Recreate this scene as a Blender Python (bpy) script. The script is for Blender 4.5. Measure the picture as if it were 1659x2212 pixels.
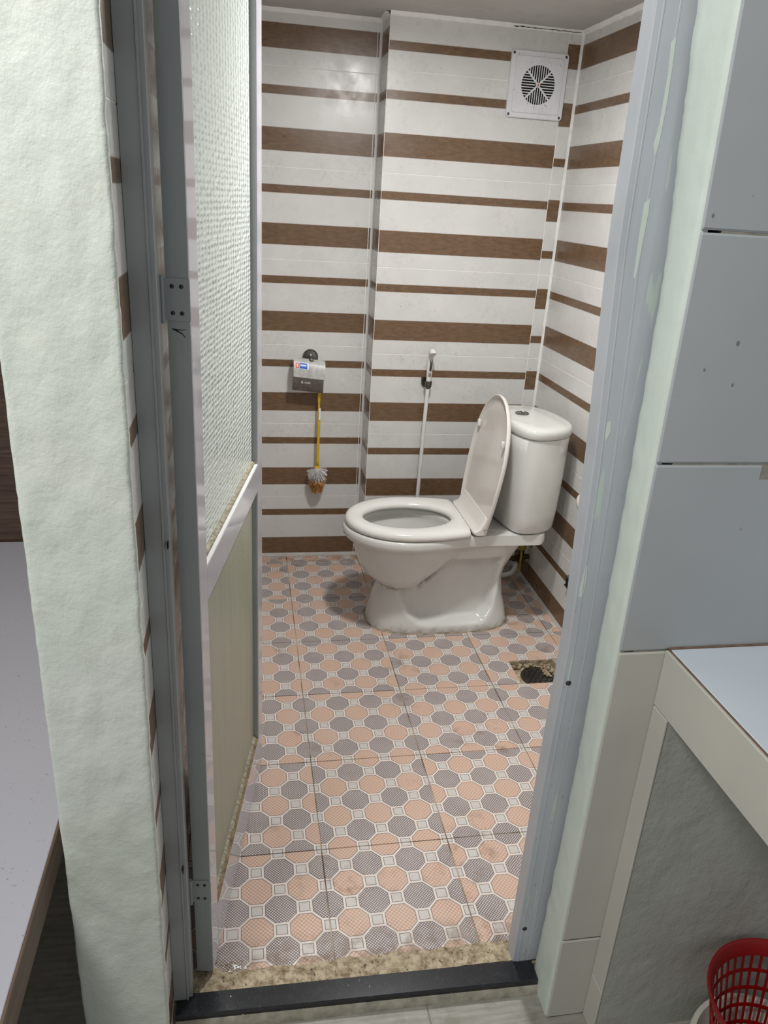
import bpy, bmesh, math, random
from mathutils import Vector, Matrix, noise
from math import sin, cos, pi, sqrt, radians, atan2
random.seed(7)
for o in list(bpy.data.objects): bpy.data.objects.remove(o)
S = bpy.context.scene
COL = S.collection

# ---------------------------------------------------------------- camera
CW, CH = 1659.0, 2212.0
cam_d = bpy.data.cameras.new('camera'); cam = bpy.data.objects.new('camera', cam_d); COL.objects.link(cam)
Rv = Vector((0.98404234, -0.16791464, 0.05886716))
Uv = Vector((0.00968564, 0.38089448, 0.92456778))
Fv = Vector((0.17767064, 0.90924368, -0.37644266))
M = Matrix(((Rv.x, Uv.x, -Fv.x), (Rv.y, Uv.y, -Fv.y), (Rv.z, Uv.z, -Fv.z))).to_4x4()
M.translation = Vector((-0.16639856, -1.34733407, 1.40277584))
cam.matrix_world = M
cam_d.sensor_fit = 'VERTICAL'; cam_d.sensor_height = 24.0
cam_d.lens = 1661.69 / CH * 24.0
cam_d.clip_start = 0.02
S.camera = cam
# ---------------------------------------------------------------- world, light, exposure
w = bpy.data.worlds.new('world'); S.world = w; w.use_nodes = True
w.node_tree.nodes['Background'].inputs[0].default_value = (0.95, 0.98, 1.0, 1)
w.node_tree.nodes['Background'].inputs[1].default_value = 0.30
S.view_settings.view_transform = 'Standard'; S.view_settings.look = 'None'
S.view_settings.gamma = 1.0; S.view_settings.use_curve_mapping = False
S.view_settings.exposure = 0.0


def area_light(name, loc, size, power, color, target=None, shape='DISK', size_y=None):
    d = bpy.data.lights.new(name, 'AREA'); d.shape = shape; d.size = size
    if size_y: d.size_y = size_y
    d.energy = power; d.color = color
    o = bpy.data.objects.new(name, d); COL.objects.link(o); o.location = loc
    if target is not None:
        o.rotation_euler = (Vector(target) - Vector(loc)).to_track_quat('-Z', 'Y').to_euler()
    return o


area_light('kitchen_ceiling_lamp', (-0.95, -1.25, 2.45), 0.45, 30.0, (1.0, 0.99, 0.965), (0.1, -0.6, 0.7))

# ---------------------------------------------------------------- node helpers
def srgb(r, g, b):
    f = lambda c: (c / 255 / 12.92) if c / 255 <= 0.04045 else ((c / 255 + 0.055) / 1.055) ** 2.4
    return (f(r), f(g), f(b), 1)


class NT:
    def __init__(s, name):
        s.m = bpy.data.materials.new(name); s.m.use_nodes = True
        s.t = s.m.node_tree; s.n = s.t.nodes; s.l = s.t.links
        s.b = s.n['Principled BSDF']

    def set(s, inp, v):
        if hasattr(v, 'links') or isinstance(v, bpy.types.NodeSocket): s.l.new(v, inp)
        else: inp.default_value = v

    def math(s, op, a, b=None, c=None):
        n = s.n.new('ShaderNodeMath'); n.operation = op
        s.set(n.inputs[0], a)
        if b is not None: s.set(n.inputs[1], b)
        if c is not None: s.set(n.inputs[2], c)
        return n.outputs[0]

    def mix(s, f, a, b, blend='MIX'):
        n = s.n.new('ShaderNodeMix'); n.data_type = 'RGBA'; n.blend_type = blend
        s.set(n.inputs[0], f); s.set(n.inputs[6], a); s.set(n.inputs[7], b)
        return n.outputs[2]

    def noise(s, vec, scale, detail=3.0, rough=0.5):
        n = s.n.new('ShaderNodeTexNoise'); s.l.new(vec, n.inputs['Vector'])
        n.inputs['Scale'].default_value = scale; n.inputs['Detail'].default_value = detail
        n.inputs['Roughness'].default_value = rough
        return n.outputs[0]

    def voronoi(s, vec, scale, feature='F1', rnd=1.0):
        n = s.n.new('ShaderNodeTexVoronoi'); n.feature = feature; s.l.new(vec, n.inputs['Vector'])
        n.inputs['Scale'].default_value = scale; n.inputs['Randomness'].default_value = rnd
        return n.outputs[0]

    def ramp(s, f, lo, hi, a=0.0, b=1.0):
        n = s.n.new('ShaderNodeMapRange'); n.clamp = True
        s.set(n.inputs[0], f); n.inputs[1].default_value = lo; n.inputs[2].default_value = hi
        n.inputs[3].default_value = a; n.inputs[4].default_value = b
        return n.outputs[0]

    def map(s, vec, scale=(1, 1, 1), rot=(0, 0, 0), loc=(0, 0, 0)):
        n = s.n.new('ShaderNodeMapping'); s.l.new(vec, n.inputs[0])
        n.inputs['Scale'].default_value = scale; n.inputs['Rotation'].default_value = rot
        n.inputs['Location'].default_value = loc
        return n.outputs[0]

    def pos(s): return s.n.new('ShaderNodeNewGeometry').outputs['Position']
    def uv(s): return s.n.new('ShaderNodeUVMap').outputs[0]

    def bump(s, h, strength, dist=0.01):
        n = s.n.new('ShaderNodeBump'); n.inputs['Strength'].default_value = strength
        n.inputs['Distance'].default_value = dist; s.l.new(h, n.inputs['Height'])
        s.l.new(n.outputs[0], s.b.inputs['Normal']); return n

    def done(s, col=None, rough=None, metal=None):
        if col is not None: s.set(s.b.inputs['Base Color'], col)
        if rough is not None: s.set(s.b.inputs['Roughness'], rough)
        if metal is not None: s.set(s.b.inputs['Metallic'], metal)
        return s.m


def plain(name, rgb, rough=0.5, metal=0.0, var=0.08, scale=30, bump=0.0, bscale=80, spots=0.0):
    t = NT(name); p = t.pos(); c = srgb(*rgb)
    n = t.noise(p, scale)
    dark = tuple(x * (1 - var * 2) for x in c[:3]) + (1,)
    col = t.mix(t.ramp(n, 0.3, 0.7), dark, c)
    if spots:
        sp = t.ramp(t.noise(p, 160, 1), 0.70, 0.74)
        col = t.mix(t.math('MULTIPLY', sp, spots), col, srgb(60, 52, 45))
    if bump: t.bump(t.noise(p, bscale, 4), bump, 0.004)
    return t.done(col, rough, metal)


MAT = {}
# striped wall tile : uv.x metres along the tile, uv.y fraction of the printed tile height
def wall_tile_mat():
    t = NT('striped_wall_tile'); uv = t.uv(); p = t.pos()
    sep = t.n.new('ShaderNodeSeparateXYZ'); t.l.new(uv, sep.inputs[0]); v = sep.outputs[1]
    e = 0.004
    m1 = t.math('MULTIPLY', t.ramp(v, .165 - e, .165 + e), t.ramp(v, .402 - e, .402 + e, 1, 0))
    m2 = t.math('MULTIPLY', t.ramp(v, .727 - e, .727 + e), t.ramp(v, .815 - e, .815 + e, 1, 0))
    mask = t.math('MAXIMUM', m1, m2)
    g = t.noise(t.map(uv, (16, 14, 1), (0, 0, -0.5)), 2.2, 6, 0.62)
    st = t.noise(t.map(uv, (12, 42, 1), (0, 0, -0.62)), 3.0, 5, 0.6)
    br = t.mix(t.ramp(g, .35, .68), srgb(96, 74, 54), srgb(117, 92, 68))
    br = t.mix(t.ramp(st, .52, .70, 0, .55), br, srgb(132, 106, 80))
    wh = t.mix(t.ramp(t.noise(p, 9, 4), .3, .7), srgb(206, 205, 203), srgb(215, 214, 212))
    fine = t.noise(t.map(uv, (20, 220, 1)), 3.0, 2)
    wh = t.mix(t.ramp(fine, .4, .65, 0, .16), wh, srgb(196, 193, 188))
    # grime: blotchy grey film plus small specks of its own shape
    grime = t.math('MULTIPLY', t.ramp(t.noise(p, 70, 5, .8), .50, .75), t.ramp(t.noise(p, 5, 2), .48, .62))
    wh = t.mix(t.math('MULTIPLY', grime, .45), wh, srgb(158, 154, 146))
    col = t.mix(mask, wh, br)
    spk = t.math('MULTIPLY', t.ramp(t.voronoi(p, 34), .075, .05), t.ramp(t.noise(p, 7, 2), .55, .63))
    col = t.mix(t.math('MULTIPLY', spk, .6), col, srgb(84, 78, 70))
    t.bump(t.noise(p, 60, 2), .03, .002)
    return t.done(col, t.ramp(t.noise(p, 20, 3), .3, .7, .24, .38))


def floor_tile_mat():
    t = NT('octagon_print_floor_tile'); uv = t.uv(); p = t.pos()
    sc = t.n.new('ShaderNodeSeparateXYZ'); t.l.new(t.map(uv, (6, 6, 6)), sc.inputs[0])
    qx, qy = sc.outputs[0], sc.outputs[1]
    ix = t.math('ROUND', qx); iy = t.math('ROUND', qy)
    dx = t.math('ABSOLUTE', t.math('SUBTRACT', qx, ix)); dy = t.math('ABSOLUTE', t.math('SUBTRACT', qy, iy))
    px = t.math('FLOORED_MODULO', ix, 2.0); py = t.math('FLOORED_MODULO', iy, 2.0)
    octc = t.math('GREATER_THAN', t.math('ABSOLUTE', t.math('SUBTRACT', px, py)), .5)   # 1 in an octagon-centred cell
    m = t.math('MAXIMUM', dx, dy)
    insq = t.math('MULTIPLY', t.math('LESS_THAN', m, .283), t.math('SUBTRACT', 1.0, octc))
    d_sq = t.math('SUBTRACT', .283, m)
    d_out = t.math('MINIMUM', t.math('SUBTRACT', m, .293), t.math('MULTIPLY', t.math('ABSOLUTE', t.math('SUBTRACT', dx, dy)), .707))
    d_oct = t.math('MULTIPLY', t.math('SUBTRACT', 1.0, t.math('ADD', dx, dy)), .707)
    def sel(f, a, b): return t.math('ADD', t.math('MULTIPLY', f, a), t.math('MULTIPLY', t.math('SUBTRACT', 1.0, f), b))
    d = sel(octc, d_oct, sel(insq, d_sq, d_out))
    # kind of octagon: H (odd,even) = 1
    h_oct = t.math('MULTIPLY', px, t.math('SUBTRACT', 1.0, py))
    dxg = t.math('GREATER_THAN', dx, dy)
    ee = t.math('SUBTRACT', 1.0, px)
    h_sq = sel(dxg, ee, t.math('SUBTRACT', 1.0, ee))
    H = sel(octc, h_oct, h_sq)
    # fine meshes
    dots = t.voronoi(t.map(uv, (1, 1, 0), (0, 0, .785)), 64, 'F1', 0.0)
    diag = t.n.new('ShaderNodeTexChecker'); t.l.new(t.map(uv, (64, 64, 1), (0, 0, 0)), diag.inputs[0]); diag.inputs[3].default_value = 1.0
    grey = t.mix(t.ramp(dots, .30, .42), srgb(204, 196, 193), srgb(106, 94, 94))
    oran = t.mix(diag.outputs[1], srgb(210, 183, 165), srgb(186, 152, 134))
    octcol = t.mix(H, grey, oran)
    grid = t.n.new('ShaderNodeTexBrick'); t.l.new(uv, grid.inputs[0]); grid.inputs['Scale'].default_value = 90
    grid.offset = 0; grid.inputs['Brick Width'].default_value = .22; grid.inputs['Row Height'].default_value = .22
    grid.inputs['Mortar Size'].default_value = .03
    grid.inputs['Color1'].default_value = srgb(214, 210, 205); grid.inputs['Color2'].default_value = srgb(214, 210, 205)
    grid.inputs['Mortar'].default_value = srgb(178, 173, 170)
    fill = t.mix(insq, octcol, grid.outputs[0])
    white = srgb(220, 211, 203); dark = srgb(112, 98, 96)
    line = t.mix(t.ramp(d, .040, .048), white, dark)
    col = t.mix(t.ramp(d, .068, .078), line, fill)
    # pale wash and wear, brownish dirt patches
    col = t.mix(t.ramp(t.noise(p, 14, 4), .45, .75, 0, .22), col, srgb(190, 178, 168))
    sepp = t.n.new('ShaderNodeSeparateXYZ'); t.l.new(p, sepp.inputs[0])
    dirt = t.math('MULTIPLY', t.ramp(t.noise(p, 22, 5, .7), .50, .66), t.ramp(t.noise(p, 4.3, 2), .53, .63))
    near = t.math('MAXIMUM', t.ramp(sepp.outputs[1], -.27, -.20, 1, 0), t.ramp(sepp.outputs[1], 1.47, 1.56))
    near = t.math('MULTIPLY', near, t.ramp(t.noise(p, 30, 5, .7), .42, .60))
    dirt = t.math('MAXIMUM', t.math('MULTIPLY', dirt, .5), t.math('MULTIPLY', near, .7))
    col = t.mix(dirt, col, srgb(112, 88, 66))
    t.bump(t.noise(uv, 400, 2), .04, .001)
    return t.done(col, .38)


MAT['wtile'] = wall_tile_mat()
MAT['ftile'] = floor_tile_mat()
MAT['grout'] = plain('white_grout', (240, 239, 237), .8, var=.06, bump=.2)
def floor_grout():
    t = NT('dirty_floor_grout'); p = t.pos()
    col = t.mix(t.ramp(t.noise(p, 6, 4), .4, .62), srgb(190, 176, 152), srgb(96, 72, 52))
    return t.done(col, .9)
MAT['fgrout'] = floor_grout()
def ceramic():
    t = NT('glazed_ceramic'); p = t.pos()
    col = t.mix(t.ramp(t.noise(p, 6, 3), .35, .7), srgb(208, 208, 204), srgb(216, 216, 212))
    sm = t.math('MULTIPLY', t.ramp(t.noise(p, 42, 5, .75), .60, .72), t.ramp(t.noise(p, 8, 2), .5, .65))
    col = t.mix(t.math('MULTIPLY', sm, .35), col, srgb(168, 156, 138))
    spk = t.math('MULTIPLY', t.ramp(t.voronoi(p, 40), .06, .04), t.ramp(t.noise(p, 9, 2), .56, .62))
    col = t.mix(t.math('MULTIPLY', spk, .45), col, srgb(100, 88, 74))
    # brown scum lines where water runs under the bowl: a band of its own shape
    s = t.n.new('ShaderNodeSeparateXYZ'); t.l.new(p, s.inputs[0])
    lz = t.math('ABSOLUTE', t.math('SUBTRACT', s.outputs[2], t.math('MULTIPLY_ADD', t.noise(p, 12, 3), .03, .148)))
    band = t.math('MULTIPLY', t.ramp(lz, .004, .016, 1, 0), t.math('MULTIPLY', t.ramp(s.outputs[0], .25, .27), t.ramp(s.outputs[0], .33, .40, 1, 0)))
    band = t.math('MULTIPLY', band, t.ramp(t.noise(p, 60, 4), .36, .50))
    # stain in the hollow behind the bowl
    q = t.math('SUBTRACT', s.outputs[0], .447)
    r = t.math('SUBTRACT', s.outputs[2], t.math('MULTIPLY_ADD', q, .95, .182))
    st2 = t.math('MULTIPLY', t.ramp(t.math('ABSOLUTE', r), .008, .034, 1, 0),
                 t.math('MULTIPLY', t.ramp(q, -.025, -.01), t.ramp(q, .04, .10, 1, 0)))
    st2 = t.math('MULTIPLY', st2, t.ramp(t.noise(p, 30, 4), .30, .50))
    col = t.mix(t.math('MULTIPLY', band, .85), col, srgb(120, 92, 60))
    col = t.mix(t.math('MULTIPLY', st2, .85), col, srgb(92, 76, 54))
    foot = t.math('MULTIPLY', t.ramp(s.outputs[2], .004, .03, 1, 0), t.ramp(t.noise(p, 40, 4), .4, .65))
    col = t.mix(t.math('MULTIPLY', foot, .5), col, srgb(122, 104, 80))
    return t.done(col, .12)
MAT['ceramic'] = ceramic()
MAT['seat'] = plain('white_plastic_seat', (226, 224, 219), .16, var=.02, scale=8)
MAT['lid'] = plain('cream_plastic_lid', (220, 216, 210), .12, var=.02, scale=8)
MAT['water'] = plain('toilet_water', (120, 124, 118), .03, var=.02)
MAT['chrome'] = plain('chrome', (150, 150, 150), .16, 1.0, var=.15)
MAT['darkchrome'] = plain('tarnished_chrome', (136, 134, 128), .28, 1.0, var=.25, scale=120)
MAT['steel'] = plain('steel_painted_sheen', (252, 252, 250), .45, .15, var=.12, scale=60)  # near-white base: lamp reflection on the upper flap painted into the colour
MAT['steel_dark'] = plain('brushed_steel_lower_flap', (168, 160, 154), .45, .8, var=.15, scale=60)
MAT['fan'] = plain('white_fan_plastic', (222, 223, 226), .35, var=.04, scale=20, spots=.5)
MAT['black'] = plain('black_void', (6, 6, 6), .9)
MAT['yellow'] = plain('yellow_plastic', (222, 180, 18), .32, var=.05)
MAT['sticker_red'] = plain('red_sticker_print', (232, 96, 74), .5)
MAT['sticker_white'] = plain('white_sticker', (238, 240, 245), .5, var=.02)
MAT['sticker_blue'] = plain('blue_sticker_print', (38, 108, 214), .5)
MAT['br_white'] = plain('white_bristles', (238, 236, 233), .7, var=.2, scale=400)
MAT['br_orange'] = plain('orange_bristles', (222, 158, 82), .7, var=.3, scale=400)
MAT['br_red'] = plain('red_bristles', (176, 72, 50), .7, var=.2, scale=400)
MAT['white_plastic'] = plain('white_plastic', (228, 226, 222), .25, var=.03)
MAT['hose'] = plain('white_pvc_hose', (222, 222, 220), .3, var=.03)
MAT['rubber'] = plain('black_rubber', (22, 22, 22), .5)
MAT['brass'] = plain('old_brass_valve', (96, 84, 60), .4, .8, var=.3, scale=90)
MAT['valve_yellow'] = plain('yellow_valve_handle', (176, 160, 50), .5, var=.15)
MAT['caulk'] = plain('dirty_caulk', (150, 128, 98), .85, var=.3, scale=60, bump=.6)
MAT['caulk2'] = plain('stained_silicone', (176, 160, 134), .7, var=.35, scale=45, bump=.6)
MAT['cement'] = plain('pale_cement', (168, 162, 146), .85, var=.2, scale=50, bump=.5)
MAT['whitecaulk'] = plain('white_filler', (246, 245, 243), .8, var=.04, scale=50, bump=.6)

def alu(name, rgb, rough=.35, marks=.25):
    t = NT(name); p = t.pos(); c = srgb(*rgb)
    col = t.mix(t.ramp(t.noise(p, 7, 3), .3, .7), tuple(x * .9 for x in c[:3]) + (1,), c)
    sm = t.math('MULTIPLY', t.ramp(t.noise(t.map(p, (60, 60, 14)), 1.4, 4, .7), .60, .70), t.ramp(t.noise(p, 3.1, 2), .48, .62))
    col = t.mix(t.math('MULTIPLY', sm, marks), col, srgb(90, 88, 84))
    return t.done(col, rough)
MAT['alu'] = alu('grey_powder_coat', (168, 171, 172), .36)
MAT['alu_dark'] = alu('grey_powder_coat_leaf', (168, 173, 173), .34)
MAT['alu_gloss'] = alu('glossy_white_powder_coat', (196, 194, 200), .06, .08)
def paint_splash():
    t = NT('frame_grey_with_paint_smears'); p = t.pos()
    c = t.mix(t.ramp(t.noise(p, 7, 3), .3, .7), srgb(176, 180, 186), srgb(186, 190, 196))
    s = t.n.new('ShaderNodeSeparateXYZ'); t.l.new(p, s.inputs[0])
    str_ = t.noise(t.map(p, (90, 90, 2.0)), 1.0, 2, .5)
    c = t.mix(t.ramp(str_, .50, .62, 0, .28), c, srgb(194, 196, 204))
    drip = t.math('MULTIPLY', t.ramp(t.noise(t.map(p, (55, 55, 5.5)), 1.0, 2, .4), .64, .66), t.ramp(s.outputs[0], .335, .35))
    c = t.mix(t.math('MULTIPLY', drip, .8), c, srgb(192, 206, 194))
    dk = t.math('MULTIPLY', t.ramp(t.noise(t.map(p, (200, 200, 70)), 1.0, 2), .70, .74), t.ramp(s.outputs[2], .5, .9, 1, .2))
    c = t.mix(t.math('MULTIPLY', dk, .4), c, srgb(80, 80, 82))
    return t.done(c, .34)
MAT['alu_right'] = paint_splash()

def plaster(name, c1, c2, c3, bumpy=1.0, rough=.5):
    t = NT(name); p = t.pos()
    col = t.mix(t.ramp(t.noise(p, 5, 4), .35, .65), srgb(*c1), srgb(*c2))
    col = t.mix(t.ramp(t.noise(p, 11, 5, .7), .55, .72, 0, .45), col, srgb(*c3))
    h1 = t.noise(t.map(p, (1, 1, .8)), 22, 5, .6); h2 = t.noise(p, 9, 2); h3 = t.noise(p, 90, 4, .7)
    h = t.math('ADD', t.math('MULTIPLY', h1, .8), t.math('ADD', t.math('MULTIPLY', h2, .9), t.math('MULTIPLY', h3, .22)))
    t.bump(h, .55 * bumpy, .008)
    return t.done(col, rough)
MAT['green'] = plaster('pale_green_wall_paint', (209, 216, 205), (215, 220, 211), (214, 215, 201), .8)
MAT['green_side'] = plaster('pale_green_reveal_paint', (203, 213, 204), (210, 219, 211), (206, 210, 198), .35)
MAT['greyplaster'] = plaster('grey_painted_plaster', (166, 167, 160), (176, 177, 170), (152, 148, 136), 1.0)
MAT['ceiling'] = plaster('grey_ceiling_skim', (188, 186, 182), (196, 194, 191), (166, 163, 158), .5, .8)
MAT['beigewall'] = plaster('beige_room_wall', (196, 190, 168), (204, 198, 176), (190, 184, 164), .3)
def kitchen_tile():
    t = NT('white_kitchen_tile'); p = t.pos()
    col = t.mix(t.ramp(t.noise(p, 3, 3), .35, .65), srgb(166, 170, 171), srgb(173, 177, 179))
    spk = t.math('MULTIPLY', t.ramp(t.voronoi(t.map(p, (1, 1, .7)), 26), .085, .06), t.ramp(t.noise(p, 6, 2), .50, .56))
    col = t.mix(t.math('MULTIPLY', spk, .65), col, srgb(70, 70, 66))
    return t.done(col, .18)
MAT['ktile'] = kitchen_tile()
MAT['ktop'] = plain('white_countertop_tile', (206, 214, 222), .2, var=.02, scale=5)
MAT['kapron'] = plain('cream_edge_tile', (194, 192, 182), .3, var=.04, scale=6)
MAT['kgrout'] = plain('grey_kitchen_grout', (150, 146, 136), .8, var=.15, scale=60)
MAT['browngrout'] = plain('brown_stained_grout', (128, 104, 88), .8, var=.2, scale=60)
def granite():
    t = NT('black_speckled_granite'); p = t.pos()
    col = t.mix(t.ramp(t.voronoi(p, 170), .16, .08), srgb(30, 32, 36), srgb(74, 78, 84))
    col = t.mix(t.ramp(t.noise(p, 60, 4), .55, .8, 0, .5), col, srgb(54, 58, 66))
    spk = t.math('MULTIPLY', t.ramp(t.voronoi(p, 60), .09, .06), t.ramp(t.noise(p, 12, 2), .56, .6))
    col = t.mix(spk, col, srgb(200, 200, 196))
    return t.done(col, .22)
MAT['granite'] = granite()
def outer_floor():
    t = NT('grey_cement_floor_tile'); p = t.pos()
    col = t.mix(t.ramp(t.noise(t.map(p, (3, 30, 1)), 4, 4), .35, .7), srgb(136, 134, 124), srgb(158, 156, 147))
    d = t.math('MULTIPLY', t.ramp(t.noise(p, 20, 5, .7), .5, .7), .5)
    col = t.mix(d, col, srgb(104, 98, 84))
    return t.done(col, .5)
MAT['ofloor'] = outer_floor()
def mortar():
    t = NT('dirty_mortar'); p = t.pos()
    col = t.mix(t.ramp(t.noise(p, 55, 6, .75), .42, .66), srgb(182, 169, 143), srgb(104, 82, 58))
    col = t.mix(t.ramp(t.noise(p, 120, 4, .7), .58, .68), col, srgb(60, 42, 28))
    t.bump(t.noise(p, 60, 5), .8, .005)
    return t.done(col, .85)
MAT['mortar'] = mortar()
def wood(name, a, b):
    t = NT(name); p = t.pos()
    n = t.noise(t.map(p, (4, 4, 70)), 2.0, 4, .6)
    col = t.mix(t.ramp(n, .35, .68), srgb(*a), srgb(*b))
    return t.done(col, .4)
MAT['wood'] = wood('dark_wood_laminate', (66, 48, 40), (94, 76, 62))
def wood2():
    t = NT('brown_edge_band'); p = t.pos()
    n = t.noise(t.map(p, (60, 3, 60)), 1.2, 4, .6)
    return t.done(t.mix(t.ramp(n, .35, .68), srgb(92, 74, 60), srgb(120, 100, 84)), .45)
MAT['woodedge'] = wood2()
MAT['tabletop'] = plain('white_laminate', (180, 179, 188), .35, var=.02, scale=3, spots=.35)
MAT['red'] = plain('red_plastic', (140, 4, 6), .35, var=.05)
MAT['basin'] = plain('white_enamel_basin', (206, 204, 190), .35, var=.05)
def glass(name='patterned_green_glass', k=1.0):
    t = NT(name); p = t.pos()
    uv = t.uv()
    v = t.voronoi(t.map(uv, (.42, 1, 1)), 112, 'SMOOTH_F1', .30)
    n = t.noise(uv, 45, 3)
    h = t.math('ADD', t.math('MULTIPLY', v, 1.0), t.math('MULTIPLY', n, .25))
    t.bump(t.math('MULTIPLY', h, -1.0), 1.0 * k, .0045 * k)
    s = t.n.new('ShaderNodeSeparateXYZ'); t.l.new(p, s.inputs[0])
    # limescale film: heavier on the low pane
    film = t.math('MULTIPLY', t.ramp(s.outputs[2], .80, .76), t.ramp(t.noise(t.map(p, (30, 30, 2.5)), 1.5, 4), .25, .75, .35, .8))
    col = t.mix(film, srgb(234, 243, 237) if k > .5 else srgb(186, 190, 172), srgb(162, 160, 138))
    t.b.inputs['Transmission Weight'].default_value = .22
    t.b.inputs['IOR'].default_value = 1.45
    return t.done(col, .09 if k > .5 else .35)
MAT['glass'] = glass(); MAT['glass_low'] = glass('limescaled_patterned_glass', .35)
MAT['dirtybead'] = plain('mouldy_sill_bead', (176, 168, 146), .7, var=.35, scale=130)
MAT['whitemetal'] = plain('white_gloss_sill', (236, 236, 236), .3, var=.02)
MAT['ink'] = plain('dark_blue_ink', (26, 28, 48), .6)
MAT['screw'] = plain('zinc_screw', (92, 94, 92), .35, .9, var=.2, scale=300)
MAT['lampglow'] = None
def lampglow():
    t = NT('lamp_diffuser')
    t.b.inputs['Emission Color'].default_value = (1, .97, .93, 1); t.b.inputs['Emission Strength'].default_value = 6
    return t.done(srgb(240, 240, 236), .4)
MAT['lampglow'] = lampglow()

# ---------------------------------------------------------------- object helpers
def empty(name, loc, label=None, cat=None, group=None, kind=None):
    o = bpy.data.objects.new(name, None); COL.objects.link(o); o.location = loc; o.empty_display_size = .05
    tag(o, label, cat, group, kind); return o


def tag(o, label=None, cat=None, group=None, kind=None):
    if label: o['label'] = label
    if cat: o['category'] = cat
    if group: o['group'] = group
    if kind: o['kind'] = kind
    return o


def world_loc(o):
    v = Vector((0, 0, 0))
    while o is not None: v = v + Vector(o.location); o = o.parent
    return v


def mk(name, bm, mat, parent=None, smooth=False, origin=None, kind=None, label=None, angle=None):
    """link a bmesh given in WORLD coordinates"""
    me = bpy.data.meshes.new(name)
    if origin is None:
        if bm.verts:
            xs = [v.co for v in bm.verts]
            origin = Vector(((min(v.x for v in xs) + max(v.x for v in xs)) / 2, (min(v.y for v in xs) + max(v.y for v in xs)) / 2, min(v.z for v in xs)))
        else: origin = Vector((0, 0, 0))
    origin = Vector(origin)
    for v in bm.verts: v.co -= origin
    bmesh.ops.recalc_face_normals(bm, faces=bm.faces)
    for f in bm.faces: f.smooth = smooth
    if angle is not None:
        for e in bm.edges:
            if len(e.link_faces) == 2 and e.calc_face_angle(0) > radians(angle): e.smooth = False
    bm.to_mesh(me); bm.free()
    mats = mat if isinstance(mat, (list, tuple)) else [mat]
    for m in mats: me.materials.append(m)
    o = bpy.data.objects.new(name, me); COL.objects.link(o)
    if parent is not None:
        o.parent = parent; o.location = origin - world_loc(parent)
    else: o.location = origin
    if kind: o['kind'] = kind
    if label: o['label'] = label
    return o


def add_box(bm, a, b, bevel=0.0, segs=1):
    r = bmesh.ops.create_cube(bm, size=1.0)
    vs = r['verts']
    for v in vs:
        v.co = Vector([(a[i] + b[i]) / 2 + v.co[i] * (b[i] - a[i]) for i in range(3)])
    if bevel:
        es = list({e for v in vs for e in v.link_edges})
        bmesh.ops.bevel(bm, geom=es, offset=bevel, segments=segs, profile=.5, affect='EDGES')
    return vs


def box(name, a, b, mat, parent=None, bevel=0.0, **k):
    bm = bmesh.new(); add_box(bm, a, b, bevel, 2 if bevel > .002 else 1)
    return mk(name, bm, mat, parent, **k)


def add_ring_loft(bm, rings, closed=True, cap0=False, cap1=False):
    vs = [[bm.verts.new(p) for p in r] for r in rings]
    n = len(rings[0])
    for a, b in zip(vs[:-1], vs[1:]):
        for i in range(n if closed else n - 1):
            j = (i + 1) % n
            try: bm.faces.new((a[i], a[j], b[j], b[i]))
            except ValueError: pass
    if cap0: bm.faces.new(vs[0][::-1])
    if cap1: bm.faces.new(vs[-1])
    return vs


def frame_of(d):
    d = Vector(d).normalized(); a = Vector((0, 0, 1)) if abs(d.z) < .9 else Vector((1, 0, 0))
    u = d.cross(a).normalized(); return u, d.cross(u).normalized()


def add_cyl(bm, p0, p1, r0, r1=None, n=16, caps=True):
    r1 = r0 if r1 is None else r1
    p0, p1 = Vector(p0), Vector(p1); u, v = frame_of(p1 - p0)
    ring = lambda p, r: [p + u * cos(2 * pi * i / n) * r + v * sin(2 * pi * i / n) * r for i in range(n)]
    add_ring_loft(bm, [ring(p0, r0), ring(p1, r1)], cap0=caps, cap1=caps)


def add_lathe(bm, c, axis, prof, n=32, cap0=True, cap1=True):
    """prof: list of (distance along axis, radius)"""
    c = Vector(c); ax = Vector(axis).normalized(); u, v = frame_of(ax)
    rings = [[c + ax * h + u * cos(2 * pi * i / n) * r + v * sin(2 * pi * i / n) * r for i in range(n)] for h, r in prof]
    add_ring_loft(bm, rings, cap0=cap0, cap1=cap1)


def add_tube(bm, pts, r, n=12, caps=True):
    pts = [Vector(p) for p in pts]; rings = []
    rr = r if isinstance(r, (list, tuple)) else [r] * len(pts)
    u0 = None
    for i, p in enumerate(pts):
        d = (pts[min(i + 1, len(pts) - 1)] - pts[max(i - 1, 0)]).normalized()
        if u0 is None: u, v = frame_of(d)
        else:
            u = (u0 - d * u0.dot(d)).normalized(); v = d.cross(u)
        u0 = u
        rings.append([p + u * cos(2 * pi * k / n) * rr[i] + v * sin(2 * pi * k / n) * rr[i] for k in range(n)])
    add_ring_loft(bm, rings, cap0=caps, cap1=caps)


def bez(p, n=10):
    p = [Vector(q) for q in p]; out = []
    for i in range(len(p) - 1):
        a = p[max(i - 1, 0)]; b = p[i]; c = p[i + 1]; d = p[min(i + 2, len(p) - 1)]
        for k in range(n):
            t = k / n
            out.append(.5 * ((2 * b) + (c - a) * t + (2 * a - 5 * b + 4 * c - d) * t * t + (3 * b - a - 3 * c + d) * t ** 3))
    out.append(p[-1]); return out


def quad_uv_box(name, a, b, mat, parent, face_axis, uvfn, bevel=.0003):
    """tile: a box whose every face gets uv from uvfn(world position)"""
    bm = bmesh.new(); add_box(bm, a, b, bevel)
    uvl = bm.loops.layers.uv.new('UVMap')
    for f in bm.faces:
        for l in f.loops: l[uvl].uv = uvfn(l.vert.co)
    return mk(name, bm, mat, parent)


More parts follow.
